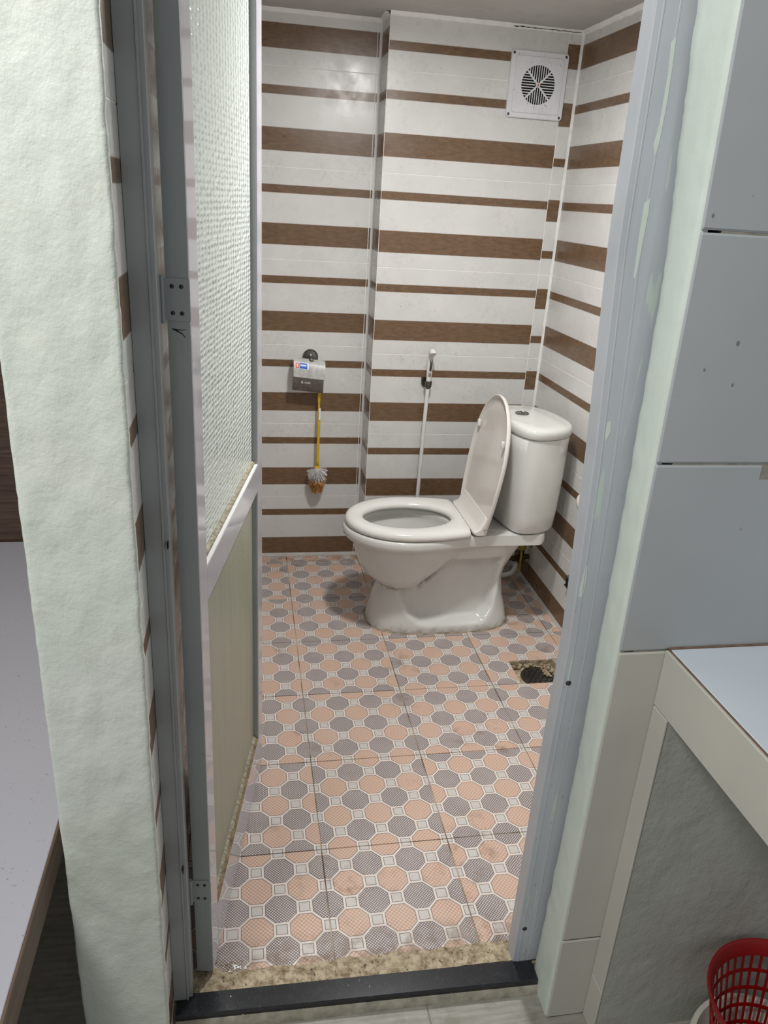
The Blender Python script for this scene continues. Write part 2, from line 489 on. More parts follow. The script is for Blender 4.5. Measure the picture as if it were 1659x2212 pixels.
# ================================================================ THE ROOM
ZC = 1.949          # bathroom ceiling
YB, YP = 1.569, 1.437   # recess back plane, pier front plane
XL, XR, XP = -.305, .947, .297
GZ, TH = .270, .3035
T = .007            # tile thickness
OUTF = -.028        # floor outside the threshold

# ---- floor
DX0, DX1, DY0, DY1 = .694, .850, .598, .729     # drain opening
bm = bmesh.new()
add_box(bm, (XL - .02, -.335, -.12), (DX0, YB + .02, -.0022)); add_box(bm, (DX1, -.335, -.12), (XR + .02, YB + .02, -.0022))
add_box(bm, (DX0, -.335, -.12), (DX1, DY0, -.0022)); add_box(bm, (DX0, DY1, -.12), (DX1, YB + .02, -.0022)); add_box(bm, (DX0, DY0, -.12), (DX1, DY1, -.036))
floor = mk('floor', bm, MAT['fgrout'], kind='structure')
orient = {  # (column, row): o = orange octagons on the row lines, g = swapped
    (-1, -1): 'o', (0, -1): 'o', (1, -1): 'g', (2, -1): 'o',
    (-1, 0): 'g', (0, 0): 'o', (1, 0): 'g', (2, 0): 'g', (3, 0): 'o',
    (-1, 1): 'o', (0, 1): 'o', (1, 1): 'o', (2, 1): 'o', (3, 1): 'g',
    (-1, 2): 'g', (0, 2): 'g', (1, 2): 'o', (2, 2): 'g', (3, 2): 'g',
    (-1, 3): 'g', (0, 3): 'g', (1, 3): 'g', (2, 3): 'g', (3, 3): 'o',
    (-1, 4): 'o', (0, 4): 'g', (1, 4): 'g', (2, 4): 'o', (3, 4): 'g',
    (-1, 5): 'g', (0, 5): 'g', (1, 5): 'g', (2, 5): 'o', (3, 5): 'o'}
DX0, DX1, DY0, DY1 = .694, .850, .598, .729     # drain opening
for cx in range(-2, 4):
    for cy in range(-1, 6):
        x0, x1, y0, y1 = cx * .3, cx * .3 + .3, cy * .3, cy * .3 + .3
        X0, X1, Y0, Y1 = max(x0 + .0013, XL), min(x1 - .0013, XR), max(y0 + .0013, -.288), min(y1 - .0013, YB)
        if X1 - X0 < .003 or Y1 - Y0 < .003: continue
        o_ = orient.get((cx, cy), 'o')
        def uvf(c, x0=x0, y0=y0, o_=o_):
            u, v = c.x - x0, c.y - y0
            return (u, v) if o_ == 'o' else (v, u)
        # uv metres -> material multiplies by 6, so 0.3 m must become 1 => scale
        def uvs(c, f=uvf):
            u, v = f(c); return (u / .3, v / .3)
        rects = [(X0, X1, Y0, Y1)]
        if cx in (2, 3) and cy == 2 or (cx, cy) == (2, 1) or (cx, cy) == (3, 1):
            new = []
            for (a, b, c, d) in rects:
                if b <= DX0 or a >= DX1 or d <= DY0 or c >= DY1: new.append((a, b, c, d)); continue
                if a < DX0: new.append((a, DX0, c, d))
                if b > DX1: new.append((DX1, b, c, d))
                a2, b2 = max(a, DX0), min(b, DX1)
                if c < DY0: new.append((a2, b2, c, DY0))
                if d > DY1: new.append((a2, b2, DY1, d))
            rects = new
        bm = bmesh.new()
        for (a, b, c, d) in rects:
            if d - c > .002 and b - a > .002: add_box(bm, (a, c, -.011), (b, d, 0.0), .0006 if len(rects) == 1 else 0)
        uvl = bm.loops.layers.uv.new('UVMap')
        for f in bm.faces:
            for l in f.loops: l[uvl].uv = uvs(l.vert.co)
        mk('tile', bm, MAT['ftile'], floor)
# mortar strip between tiles and threshold
bm = bmesh.new(); rings = []
for i in range(121):
    x = XL + (.395 - XL) * i / 120
    e = -.278 + .010 * noise.noise(Vector((x * 22, 1, 0))) + .006 * noise.noise(Vector((x * 70, 4, 0)))
    if x < -.22: e += .012
    rr = []
    for k in range(9):
        y = -.326 + (e + .326) * k / 8
        z = .001 + .0025 * sin(pi * min(1, k / 8)) + .0022 * noise.noise(Vector((x * 60, y * 60, 3)))
        if k == 8: z = -.0015
        rr.append(Vector((x, y, z)))
    rings.append(rr)
add_ring_loft(bm, rings, closed=False)
mk('mortar_strip', bm, MAT['mortar'], floor, smooth=True, label='dirty brown mortar strip along the threshold')
# crumbs by the hinge corner
bm = bmesh.new()
for i in range(60):
    px_ = random.gauss(-.205, .018); py_ = random.gauss(-.272, .009); r_ = random.uniform(.0006, .0020)
    s = bmesh.ops.create_icosphere(bm, subdivisions=1, radius=r_)
    for v in s['verts']: v.co = Vector((v.co.x * 1.6, v.co.y, v.co.z * .5)) + Vector((px_, py_, .0006))
mk('dark_crumbs', bm, MAT['mortar'], floor, kind='stuff')
bm = bmesh.new()
for i in range(26):
    px_ = random.gauss(-.196, .008); py_ = random.gauss(-.272, .005); r_ = random.uniform(.0006, .0018)
    s = bmesh.ops.create_icosphere(bm, subdivisions=1, radius=r_)
    for v in s['verts']: v.co = Vector((v.co.x * 1.8, v.co.y, v.co.z * .5)) + Vector((px_, py_, .0008))
mk('white_crumbs', bm, MAT['whitecaulk'], floor, kind='stuff')
# dirty recess under the drain
bm = bmesh.new()
for (a, b) in (((DX0, DY1 - .002, -.03), (DX1, DY1 + .004, -.0025)), ((DX0 - .004, DY0, -.03), (DX0 + .002, DY1, -.0025)), ((DX0, DY0 - .004, -.03), (DX1, DY0 + .002, -.0025)), ((DX1 - .002, DY0, -.03), (DX1 + .004, DY1, -.0025))):
    add_box(bm, a, b)
mk('drain_pit_wall', bm, MAT['mortar'], floor)

# ---- wall tiles
def wtile(parent, axis, plane, out, s0, s1, z0, z1, sref, flip=False, base=None):
    """axis: 'x' wall plane at x=plane (s is y) ; 'y' wall plane at y=plane (s is x). out = +-1 direction of the room.
    The visible face is exactly at plane."""
    b = GZ - TH if base is None else base
    a = plane - out * T
    lo, hi = min(a, plane), max(a, plane)
    g = .0011
    A = (lo, s0 + g, z0 + g) if axis == 'x' else (s0 + g, lo, z0 + g)
    B = (hi, s1 - g, z1 - g) if axis == 'x' else (s1 - g, hi, z1 - g)
    def uvf(c):
        s = c.y if axis == 'x' else c.x
        v = (c.z - b) / TH
        v = v - math.floor(((z0 + z1) / 2 - b) / TH)
        if flip: v = 1 - v
        return (s - sref, v)
    return quad_uv_box('tile', A, B, MAT['wtile'], parent, axis, uvf)


zr = [(0.0, GZ)] + [(GZ + k * TH, GZ + (k + 1) * TH) for k in range(5)] + [(GZ + 5 * TH, ZC - .010)]
GR = .0008
# back wall: recess + projecting pier share one backing
wb = bmesh.new()
add_box(wb, (XL - .13, YB + GR, -.12), (XP + GR, YB + .12, 2.6))
add_box(wb, (XP + GR, YP + GR, -.12), (XR + .12, YB + .12, 2.6))
wall_back = mk('wall_back', wb, MAT['grout'], kind='structure')
for (z0, z1) in zr:
    wtile(wall_back, 'y', YB, -1, -.32 if False else XL + T, .281, z0, z1, -.32)
    wtile(wall_back, 'y', YB, -1, .281, XP - T - .0005, z0, z1, .1)
    wtile(wall_back, 'x', XP, -1, YP + .0005, YB - .0005, z0, z1, 1.4)
    top = z0 > 1.78
    wtile(wall_back, 'y', YP, -1, XP + .0012, .895, z0, z1, .297, flip=top, base=GZ - TH)
    wtile(wall_back, 'y', YP, -1, .895, XR - T - .001, z0, z1, .7, flip=not top)
# right wall
wall_right = mk('wall_right', (lambda b: (add_box(b, (XR + GR, -.43, -.12), (XR + .12, YP + .2, 2.6)), b)[1])(bmesh.new()), MAT['grout'], kind='structure')
for (z0, z1) in zr:
    s = YP - .0015
    while s > -.33:
        wtile(wall_right, 'x', XR, -1, max(s - .6, -.33), s, z0, z1, s - .6); s -= .6
# left wall (partition); its end towards the kitchen is painted green
bmw = bmesh.new(); add_box(bmw, (-.425, -.418, -.12), (XL - GR, YB + .1, 2.6))
wall_left = mk('wall_left', bmw, MAT['grout'], kind='structure')
for (z0, z1) in zr[:-1] + [(zr[-1][0], 2.35)]:
    s = YB
    while s > -.42:
        zz1 = min(z1, ZC) if s > .2 else min(z1, ZC)
        wtile(wall_left, 'x', XL, 1, max(s - .6, -.421), s, z0, zz1, s - .6); s -= .6
# painted green end: lumpy plaster with real relief
bm = bmesh.new(); rings = []
NZ = 260
for i in range(NZ + 1):
    z = OUTF - .02 + (2.6 - OUTF) * i / NZ
    n1 = .0014 * noise.noise(Vector((1, 5, z * 14))) + .0012 * noise.noise(Vector((1, 7, z * 60)))
    n2 = .0014 * noise.noise(Vector((3, 9, z * 12))) + .0016 * noise.noise(Vector((5, 7, z * 55)))
    xl = -.436 + n1; xr = -.3015 + n2
    prof = [(xl + .002, -.30), (xl, -.424), (xl + .003, -.4315)]
    for k in range(1, 22):
        x = xl + (xr - xl) * k / 22
        prof.append((x, -.4325 + .0022 * noise.noise(Vector((x * 30, z * 18, 2))) + .0009 * noise.noise(Vector((x * 90, z * 70, 5)))))
    prof += [(xr - .002, -.4315), (xr, -.426), (xr - .0015, -.4175), (XL - .004, -.4165)]
    rings.append([Vector((x, y, z)) for x, y in prof])
add_ring_loft(bm, rings, closed=False)
mk('painted_wall_end', bm, MAT['green'], wall_left, smooth=True, label='pale green painted lumpy wall end')
box('painted_wall_face', (-.4345, -.35, -.12), (-.4255, YB + .1, 2.6), MAT['beigewall'], wall_left)

# ---- front wall (right of the doorway) with bent corner line
def lean(z, tab):
    for (z0, v0), (z1, v1) in zip(tab[:-1], tab[1:]):
        if z <= z1: return v0 + (v1 - v0) * max(0, (z - z0)) / (z1 - z0)
    return tab[-1][1]
TAB_OUT = [(-.05, .391), (.79, .3872), (1.09, .3855), (1.39, .383), (1.64, .376), (2.6, .355)]
TAB_ALU = [(-.05, .3525), (.45, .353), (.735, .356), (1.06, .345), (1.38, .3265), (1.64, .3245), (2.6, .312)]
TAB_ALR = [(-.05, .394), (.5, .404), (.95, .402), (1.33, .393), (1.64, .370), (2.6, .34)]
bmw = bmesh.new()
add_box(bmw, (.412, -.4290, -.12), (XR + .5, -.332, 2.6))
wall_front = mk('wall_front', bmw, MAT['kgrout'], kind='structure')
for zz in (0.0,):
    pass
bm = bmesh.new(); rings = []
for i in range(261):
    z = OUTF - .02 + (2.6 - OUTF) * i / 260
    xo = lean(z, TAB_OUT) + .0008 * noise.noise(Vector((z * 40, 2, 2)))
    xa = lean(z, TAB_ALR) + .0022 * noise.noise(Vector((z * 26, 8, 1))) + .0016 * noise.noise(Vector((z * 90, 8, 4)))
    prof = [(xo + .012, -.4255), (xo + .003, -.4262), (xo, -.4245), (xo - .0004, -.415)]
    for k in range(1, 8):
        f = k / 8
        prof.append((xo + (xa - xo) * f * f * .6 + .0012 * noise.noise(Vector((z * 30, f * 3, 7))), -.415 + .068 * f))
    prof += [(xa, -.3442), (xa + .003, -.3402), (xa + .02, -.3395)]
    rings.append([Vector((x, y, z)) for x, y in prof])
add_ring_loft(bm, rings, closed=False)
mk('painted_reveal', bm, MAT['green_side'], wall_front, smooth=True, label='pale green painted door reveal')
# kitchen face tiles
def kt(x0f, x1, z0, z1, mat='ktile'):
    bm = bmesh.new()
    n = 6; rings = []
    for i in range(n + 1):
        z = [z0 + .0016, z0 + .0042, z0 + .25 * (z1 - z0), z0 + .5 * (z1 - z0), z0 + .75 * (z1 - z0), z1 - .0042, z1 - .0016][i]
        xa = x0f(z) if callable(x0f) else x0f
        e_ = .0016 if i in (0, n) else 0
        rings.append([Vector((xa + .0012, -.4235, z)), Vector((xa + .0012, -.4300 + e_, z)), Vector((xa + .0022, -.4308 + e_, z)), Vector((x1 - .0022, -.4308 + e_, z)), Vector((x1 - .0012, -.4300 + e_, z)), Vector((x1 - .0012, -.4235, z))])
    add_ring_loft(bm, rings, cap0=True, cap1=True)
    mk('tile', bm, MAT[mat], wall_front)
edge = lambda z: lean(z, TAB_OUT) + .001
for (z0, z1) in ((OUTF, .177), (.177, .789), (.789, 1.0895), (1.0895, 1.3895), (1.3895, 1.69), (1.69, 2.0), (2.0, 2.3)):
    kt(edge, .98 if z0 > .7 else .468, z0, z1, 'ktile' if z0 > .7 else 'kapron')
    if z0 > .7: kt(.98, XR + .5, z0, z1)
# lintel over the doorway and over the bathroom front
box('lintel', (-.303, -.4235, 2.02), (.42, -.30, 2.6), MAT['grout'], wall_front)
box('inner_face', (.41, -.331, 0), (XR, -.3305, ZC), MAT['grout'], wall_front)
# grey plaster thickening under the worktop with tiled end
box('plaster_panel', (.4685, -.4705, OUTF - .05), (XR + .5, -.4238, .70), MAT['greyplaster'], wall_front, bevel=.001, label='grey painted plaster under the worktop')
for (z0, z1) in ((OUTF, .085), (.085, .69)):
    box('tile', (.4645, -.4720, z0 + .001), (.4682, -.4312, z1 - .001), MAT['kapron'], wall_front, bevel=.0008)
# chipped corner of the wall tile
box('chip', (.548, -.4312, 1.068), (.575, -.4300, 1.0885), MAT['kgrout'], wall_front, label='chipped grey tile corner')

# ---- ceiling
bm = bmesh.new(); add_box(bm, (XL, -.33, ZC), (XR + .01, YB + .01, ZC + .05))
ceiling = mk('ceiling', bm, MAT['ceiling'], kind='structure')
# ragged white filler along the wall tops
def filler(p0, p1, inward, name='filler_strip'):
    p0, p1, inward = Vector(p0), Vector(p1), Vector(inward); bm = bmesh.new(); rings = []
    L = (p1 - p0).length; n = max(8, int(L / .008))
    for i in range(n + 1):
        p = p0.lerp(p1, i / n)
        a = .010 + .0045 * noise.noise(p * 30 + Vector((3, 3, 3))); b = .012 + .005 * noise.noise(p * 24)
        rings.append([p + inward * -.001 + Vector((0, 0, -a)), p + inward * .002 + Vector((0, 0, -a + .001)), p + inward * .004 + Vector((0, 0, -.004)), p + inward * b + Vector((0, 0, -.0012)), p + inward * (b + .001)])
    add_ring_loft(bm, rings, closed=False)
    mk(name, bm, MAT['whitecaulk'], ceiling, smooth=True)
filler((XL, YB, ZC), (XP, YB, ZC), (0, -1, 0)); filler((XP, YB, ZC), (XP, YP, ZC), (-1, 0, 0))
filler((XP, YP, ZC), (XR, YP, ZC), (0, -1, 0)); filler((XR, YP, ZC), (XR, -.3, ZC), (-1, 0, 0))
filler((XL, YB, ZC), (XL, -.3, ZC), (1, 0, 0))
# dark crack in the filler near the fan
bm = bmesh.new(); pts = []
for i in range(24):
    x = .70 + .235 * i / 23; pts.append(Vector((x, YP - .0052, ZC - .006 + .0022 * noise.noise(Vector((x * 60, 0, 0))))))
add_tube(bm, pts, [.0005 + .0014 * abs(noise.noise(Vector((p.x * 50, 4, 0)))) * 2 for p in pts], 5)
mk('crack', bm, MAT['black'], ceiling)

# ---- ceiling lamp of the bathroom (above the frame)
LX, LY = .33, .46
lamp = empty('ceiling_lamp', (LX, LY, ZC), 'round white ceiling lamp lighting the small bathroom', 'lamp')
bm = bmesh.new(); add_lathe(bm, (LX, LY, ZC), (0, 0, -1), [(0, .09), (.012, .09), (.016, .086)], 40); mk('base', bm, MAT['white_plastic'], lamp, smooth=True, angle=40)
bm = bmesh.new(); add_lathe(bm, (LX, LY, ZC - .016), (0, 0, -1), [(0, .082), (.01, .08), (.018, .06), (.021, .03), (.022, .001)], 40); mk('diffuser', bm, MAT['lampglow'], lamp, smooth=True)
pl = bpy.data.lights.new('bathroom_lamp_glow', 'POINT'); pl.energy = 4.0; pl.color = (1.0, .99, .975); pl.shadow_soft_size = .045
plo = bpy.data.objects.new('bathroom_lamp_glow', pl); COL.objects.link(plo); plo.location = (LX, LY, ZC - .095)
al = area_light('bathroom_lamp_light', (LX, LY, ZC - .045), .13, 16.0, (1.0, .99, .975), (LX, LY, 0))

# ---- outside floor
ofl = box('floor_kitchen', (-.45, -2.2, OUTF - .1), (XR + .5, -.372, OUTF - .002), MAT['kgrout'], kind='structure'); ofl.name = 'floor.001'
for i, (x0, x1) in enumerate(((-.43, .1685), (.1685, .7685), (.7685, 1.3685))):
    for j in range(3):
        y1 = -.374 - j * .6; y0 = max(y1 - .6, -2.2)
        box('tile', (x0 + .001, y0 + .001, OUTF - .01), (min(x1, XR + .49) - .001, y1 - .001, OUTF), MAT['ofloor'], ofl, bevel=.0008)
ofl2 = box('floor_side', (-2.2, -2.2, OUTF - .1), (-.452, .9, OUTF), MAT['ofloor'], kind='structure'); ofl2.name = 'floor.002'

# ---- threshold bar
bm = bmesh.new(); rings = []
for i in range(41):
    x = -.300 + .690 * i / 40
    f = i / 40; yb = -.318 - .012 * f; yf = -.361 - .015 * f
    rings.append([Vector((x, yb, -.03)), Vector((x, yb, .003)), Vector((x, yb - .0015, .0045)), Vector((x, yf + .002, .0045)), Vector((x, yf, .0025)), Vector((x, yf, -.008)), Vector((x, yf + .002, -.03))])
add_ring_loft(bm, rings, cap0=True, cap1=True)
mk('trim_1', bm, MAT['granite'], kind='structure', smooth=True, angle=25, label='black speckled granite threshold bar')
bm = bmesh.new(); rings = []
for i in range(61):
    x = -.300 + .693 * i / 60; f = i / 60; yf = -.361 - .015 * f
    h = .0015 * noise.noise(Vector((x * 40, 2, 1)))
    rings.append([Vector((x, yf + .004, -.0085)), Vector((x, yf - .0045 + h, -.0095 + h)), Vector((x, yf - .0065 + h, OUTF + .001)), Vector((x, yf - .008, OUTF - .002))])
add_ring_loft(bm, rings, closed=False)
mk('trim_2', bm, MAT['cement'], kind='structure', smooth=True, label='dirty cement bead below the threshold bar')

# ================================================================ DOOR FRAME + DOOR
# left frame profile (stepped section)
def profile_post(name, sec, z0, z1, mat, tab=None, xref=0, nz=40, **k):
    bm = bmesh.new(); rings = []
    for i in range(nz + 1):
        z = z0 + (z1 - z0) * i / nz; dx = (lean(z, tab) - xref) if tab else 0
        rings.append([Vector((x + dx, y, z)) for x, y in sec])
    add_ring_loft(bm, rings, cap0=True, cap1=True)
    return mk(name, bm, mat, smooth=False, **k)
fr_l = profile_post('trim_3', [(-.3045, -.330), (-.2815, -.330), (-.2805, -.3325), (-.2785, -.3325), (-.2780, -.326), (-.2722, -.326), (-.2712, -.324), (-.2712, -.292), (-.2830, -.292), (-.3045, -.285)], .0045, 2.02, MAT['alu'], kind='structure', label='grey metal left door frame post')
fr_r = profile_post('trim_4', [(0, -.3295), (.0012, -.3318), (.0088, -.3322), (.0094, -.3331), (.0110, -.3331), (.0116, -.3325), (.030, -.3325), (.0304, -.3329), (.0325, -.3329), (.033, -.3325), (.088, -.3325), (.088, -.29), (.014, -.29), (.014, -.298), (0, -.298)], .0045, 2.02, MAT['alu_right'], TAB_ALU, 0, kind='structure', label='grey metal right door frame post with paint smears')
fr_t = box('trim_5', (-.2675, -.3325, 1.965), (.312, -.292, 2.02), MAT['alu'], kind='structure', bevel=.001)
for (x, z) in ((.366, .668), (.3655, .095)):
    bm = bmesh.new(); add_lathe(bm, (x, -.3318, z), (0, -1, 0), [(0, .0048), (.0012, .0048), (.0024, .0034), (.0024, .0012), (.0014, .0010)], 14)
    mk('screw', bm, MAT['screw'], fr_r, smooth=True, angle=40)
for pts in ([(.357, 1.607), (.352, 1.600), (.355, 1.566), (.355, 1.51), (.352, 1.486), (.356, 1.474), (.359, 1.489), (.360, 1.531), (.359, 1.572)],
            [(.360, 1.424), (.353, 1.417), (.354, 1.371), (.356, 1.324), (.359, 1.321), (.360, 1.36), (.361, 1.406)],
            [(.355, 1.121), (.354, 1.101), (.357, 1.091), (.362, 1.105), (.360, 1.122)],
            [(.360, .885), (.356, .849), (.357, .832), (.364, .830), (.365, .865), (.363, .888)]):
    bm = bmesh.new(); f = [bm.verts.new((x, y, z)) for y in (-.3330, -.3324) for x, z in pts]; n_ = len(pts)
    bm.faces.new(f[:n_]); bm.faces.new(f[n_:][::-1])
    for i in range(n_): bm.faces.new((f[i], f[(i + 1) % n_], f[n_ + (i + 1) % n_], f[n_ + i]))
    mk('paint_smear', bm, MAT['green_side'], fr_r, label='pale green paint smear')
for (z, x, sx, sz) in ((.32, -.277, .0012, .011), (.93, -.2745, .0015, .009)):
    box('slot', (x, -.3345, z), (x + sx, -.3255, z + sz), MAT['black'], fr_l)

# door leaf
P0 = Vector((-.2345, -.284, 0)); P1 = Vector((-.130, .300, 0))
tt = (P1 - P0).normalized(); nn = Vector((-tt.y, tt.x, 0))      # nn points away from the visible face
W = .605; DT = .031; DZ0, DZ1 = .012, 1.955
def DL(w_, o_, z): return P0 + tt * w_ + nn * o_ + Vector((0, 0, z))
def dbox(bm, w0, w1, o0, o1, z0, z1, bevel=.0):
    vs = add_box(bm, (w0, o0, z0), (w1, o1, z1), 0)
    allv = vs
    if bevel:
        es = list({e for v in vs for e in v.link_edges})
        before = set(bm.verts)
        r = bmesh.ops.bevel(bm, geom=es, offset=bevel, segments=2, profile=.5, affect='EDGES')
    return
def dmk(name, boxes, mat, parent, bevel=.0012, **k):
    bm = bmesh.new()
    for b in boxes: dbox(bm, *b, bevel=bevel)
    uvl = bm.loops.layers.uv.new('UVMap')
    for f in bm.faces:
        for l in f.loops: l[uvl].uv = (l.vert.co.x, l.vert.co.z)
    for v in bm.verts: v.co = DL(v.co.x, v.co.y, v.co.z)
    return mk(name, bm, mat, parent, **k)
door = empty('door_1', P0, 'grey and white metal framed door with patterned glass, opened inward', None, kind='structure')
dmk('stile', [(-.001, .050, 0, DT, DZ0, DZ1)], [MAT['alu_gloss']], door, bevel=.0018, label='hinge stile with a narrow grey edge')
dmk('stile_edge', [(-.0022, -.0008, .0005, DT - .0005, DZ0 + .001, DZ1 - .001)], MAT['alu_dark'], door, bevel=0.0, label='grey hinge-side edge strip')
fs = dmk('stile', [(.548, W, 0, DT, DZ0, DZ1)], MAT['alu_gloss'], door, bevel=.0018, label='outer stile')
dmk('glazing_channel', [(.5455, .5478, .0025, DT - .003, .127, .79), (.5455, .5478, .0025, DT - .003, .857, 1.89)], MAT['alu'], fs, bevel=0.0, label='dark grey glazing channel')
dmk('rail', [(.050, .548, 0, DT, DZ0, .124)], MAT['alu_gloss'], door, label='bottom rail')
dmk('rail', [(.050, .548, 0, DT, .792, .853)], MAT['alu_gloss'], door, label='middle rail')
dmk('rail', [(.050, .548, 0, DT, 1.895, DZ1)], MAT['alu_gloss'], door, label='top rail')
dmk('sill', [(.052, .5455, .0004, .0105, .8532, .8555)], MAT['whitemetal'], door, bevel=0.0, label='bright white ledge of the middle rail')
dmk('sill', [(.052, .5455, .0004, .0105, .1242, .1262)], MAT['caulk'], door, bevel=0.0, label='dirty ledge of the bottom rail')
# mouldy beads at the foot of each pane
for zz in (.8555, .1262):
    bm = bmesh.new(); rings = []
    for i in range(90):
        w_ = .053 + .49 * i / 89; h = .0075 + .0025 * noise.noise(Vector((w_ * 90, zz, 1)))
        rings.append([DL(w_, .0065, zz), DL(w_, .0055 + .001 * noise.noise(Vector((w_ * 120, 1, 1))), zz + h * .5), DL(w_, .0100, zz + h), DL(w_, .0130, zz + h * 1.1)])
    add_ring_loft(bm, rings, closed=False); mk('bead', bm, MAT['dirtybead'], door, smooth=True, label='mouldy putty bead')
dmk('pane', [(.048, .550, .0125, .0165, .853, 1.897)], MAT['glass'], door, bevel=0.0, label='bright patterned upper glass pane')
dmk('pane', [(.048, .550, .0125, .0165, .122, .794)], MAT['glass_low'], door, bevel=0.0, label='dirty patterned lower glass pane')
# hinges
for (z0, z1) in ((1.238, 1.292), (.195, .247), (1.70, 1.755)):
    h = dmk('hinge', [(-.0042, -.0022, -.001, DT + .004, z0, z1)], MAT['alu_dark'], door, bevel=.0004)
    bm = bmesh.new(); add_cyl(bm, DL(-.006, DT + .004, z0 - .003), DL(-.006, DT + .004, z1 + .003), .0035, n=12); mk('hinge_pin', bm, MAT['alu_dark'], h, smooth=True, angle=50)
    for (oo, zz) in ((.010, z0 + .010), (.010, z1 - .010), (.022, z0 + .010), (.022, z1 - .010)):
        bm = bmesh.new(); add_lathe(bm, DL(-.0040, oo, zz), -tt, [(0, .0030), (.0009, .0028), (.0014, .0012), (.0006, .0007)], 12)
        mk('screw', bm, MAT['screw'], h, smooth=True, angle=40)
# pen tick under the upper hinge
bm = bmesh.new()
def stroke(pts, r):
    add_tube(bm, [DL(-.0023, o_, z) for o_, z in pts], r, 6)
stroke([(.0245, 1.2275), (.018, 1.2245), (.0115, 1.2215), (.0075, 1.2165)], [.0006, .0009, .0007, .0005])
stroke([(.0245, 1.2275), (.018, 1.2262), (.0105, 1.2262), (.006, 1.2270)], [.0006, .0008, .0005, .0003])
mk('pen_mark', bm, MAT['ink'], door, label='dark blue pen tick')

# ================================================================ TOILET
CY = 1.05
def smax(a, b, k):
    h = max(0.0, min(1.0, .5 + .5 * (a - b) / k)); return b + (a - b) * h + k * h * (1 - h)
def sst(x, a, b):
    t = max(0.0, min(1.0, (x - a) / (b - a))); return t * t * (3 - 2 * t)
def lin(z, tab): return lean(z, tab)
PF = [(0, .257), (.03, .262), (.08, .274), (.13, .291), (.16, .298), (.2, .302), (.28, .305), (.345, .31), (.4, .31)]     # pedestal front
PB = [(0, .778), (.05, .768), (.11, .752), (.18, .742), (.22, .752), (.28, .785), (.345, .822), (.40, .850)]
PW = [(0, .131), (.02, .130), (.07, .119), (.14, .110), (.2, .106), (.27, .108), (.33, .120), (.345, .122), (.4, .124)]
BF = [(.135, .35), (.15, .312), (.165, .280), (.2, .238), (.24, .217), (.28, .204), (.315, .196), (.345, .186), (.4, .18)]
BB = [(.135, .42), (.15, .44), (.2, .490), (.25, .550), (.30, .60), (.345, .62), (.4, .62)]
BWD = [(.135, .03), (.15, .078), (.165, .100), (.2, .128), (.24, .147), (.28, .156), (.315, .163), (.345, .172), (.4, .175)]
def halfw(x, z, near=True):
    x0, x1 = lin(z, PF), lin(z, PB)
    wdt = 0.0
    if x0 < x < x1:
        t = 2 * (x - x0) / (x1 - x0) - 1
        cap = (1 - abs(t) ** 3.4) ** (1 / 2.6)
        pw = lin(z, PW)
        # recessed panel on the flank
        L = lin(z, [(0, .52), (.035, .43), (.075, .385), (.15, .352), (.2, .35), (.3, .42)])
        R_ = lin(z, [(0, .60), (.03, .655), (.08, .69), (.15, .705), (.27, .715), (.3, .73)])
        m = sst(x, L - .006, L + .022) * (1 - sst(x, R_ - .022, R_ + .010)) * sst(z, .028, .048) * (1 - sst(z, .262, .278))
        pw = pw - .048 * m
        wdt = pw * cap
    b0, b1 = lin(z, BF), lin(z, BB)
    if z > .135 and b0 < x < b1:
        xc = b0 + (b1 - b0) * .48; a_ = (xc - b0) if x < xc else (b1 - xc)
        bw = lin(z, BWD) * (max(0, 1 - ((x - xc) / a_) ** 2)) ** .5
        wdt = smax(wdt, bw, .006) if wdt > .0 and bw > 0 else max(wdt, bw)
    return max(wdt, 0.0)
toilet = empty('toilet', (.52, CY, 0), 'white ceramic toilet with raised lid and brown stains under the bowl', 'toilet')
NT_ = 128
def ringpts(fn, x0, x1, z):
    pts = []
    for i in range(NT_):
        th = 2 * pi * i / NT_; x = (x0 + x1) / 2 - (x1 - x0) / 2 * cos(th)
        w_ = fn(min(max(x, x0 + 1e-5), x1 - 1e-5), z)
        s = 1 if sin(th) > 0 else -1
        if i == 0 or i == NT_ // 2: w_ = 0
        pts.append(Vector((x, CY + s * w_, z)))
    return pts
rings = []
zs = [0, .006, .014, .022] + [.022 + .0085 * k for k in range(1, 38)]
for z in zs:
    if z > .338: break
    x0 = min(lin(z, PF), lin(z, BF)) if z > .137 else lin(z, PF)
    rings.append(ringpts(halfw, x0, max(lin(z, PB), lin(z, BB) if z > .137 else 0), z))
# rim band
RIMB = .868
def rimw(x, z, grow=0.0):
    x0 = .163 - grow; hw = .182 + grow
    xc = .385
    if x < xc: return hw * max(0, 1 - ((xc - x) / (xc - x0)) ** 2.1) ** .5
    t = sst(x, xc, .66); wv = hw + (.128 - hw) * t
    if x > RIMB - .05: wv *= max(0, 1 - ((x - RIMB + .05) / (.05 + grow)) ** 3) ** .5
    return wv
def rimring(z, g): return ringpts(lambda x, zz: rimw(x, zz, g), .163 - g, RIMB + g, z)
rings += [rimring(.334, -.010), rimring(.336, -.004), rimring(.341, -.0005), rimring(.350, .001), rimring(.362, 0), rimring(.369, -.003), rimring(.372, -.008)]
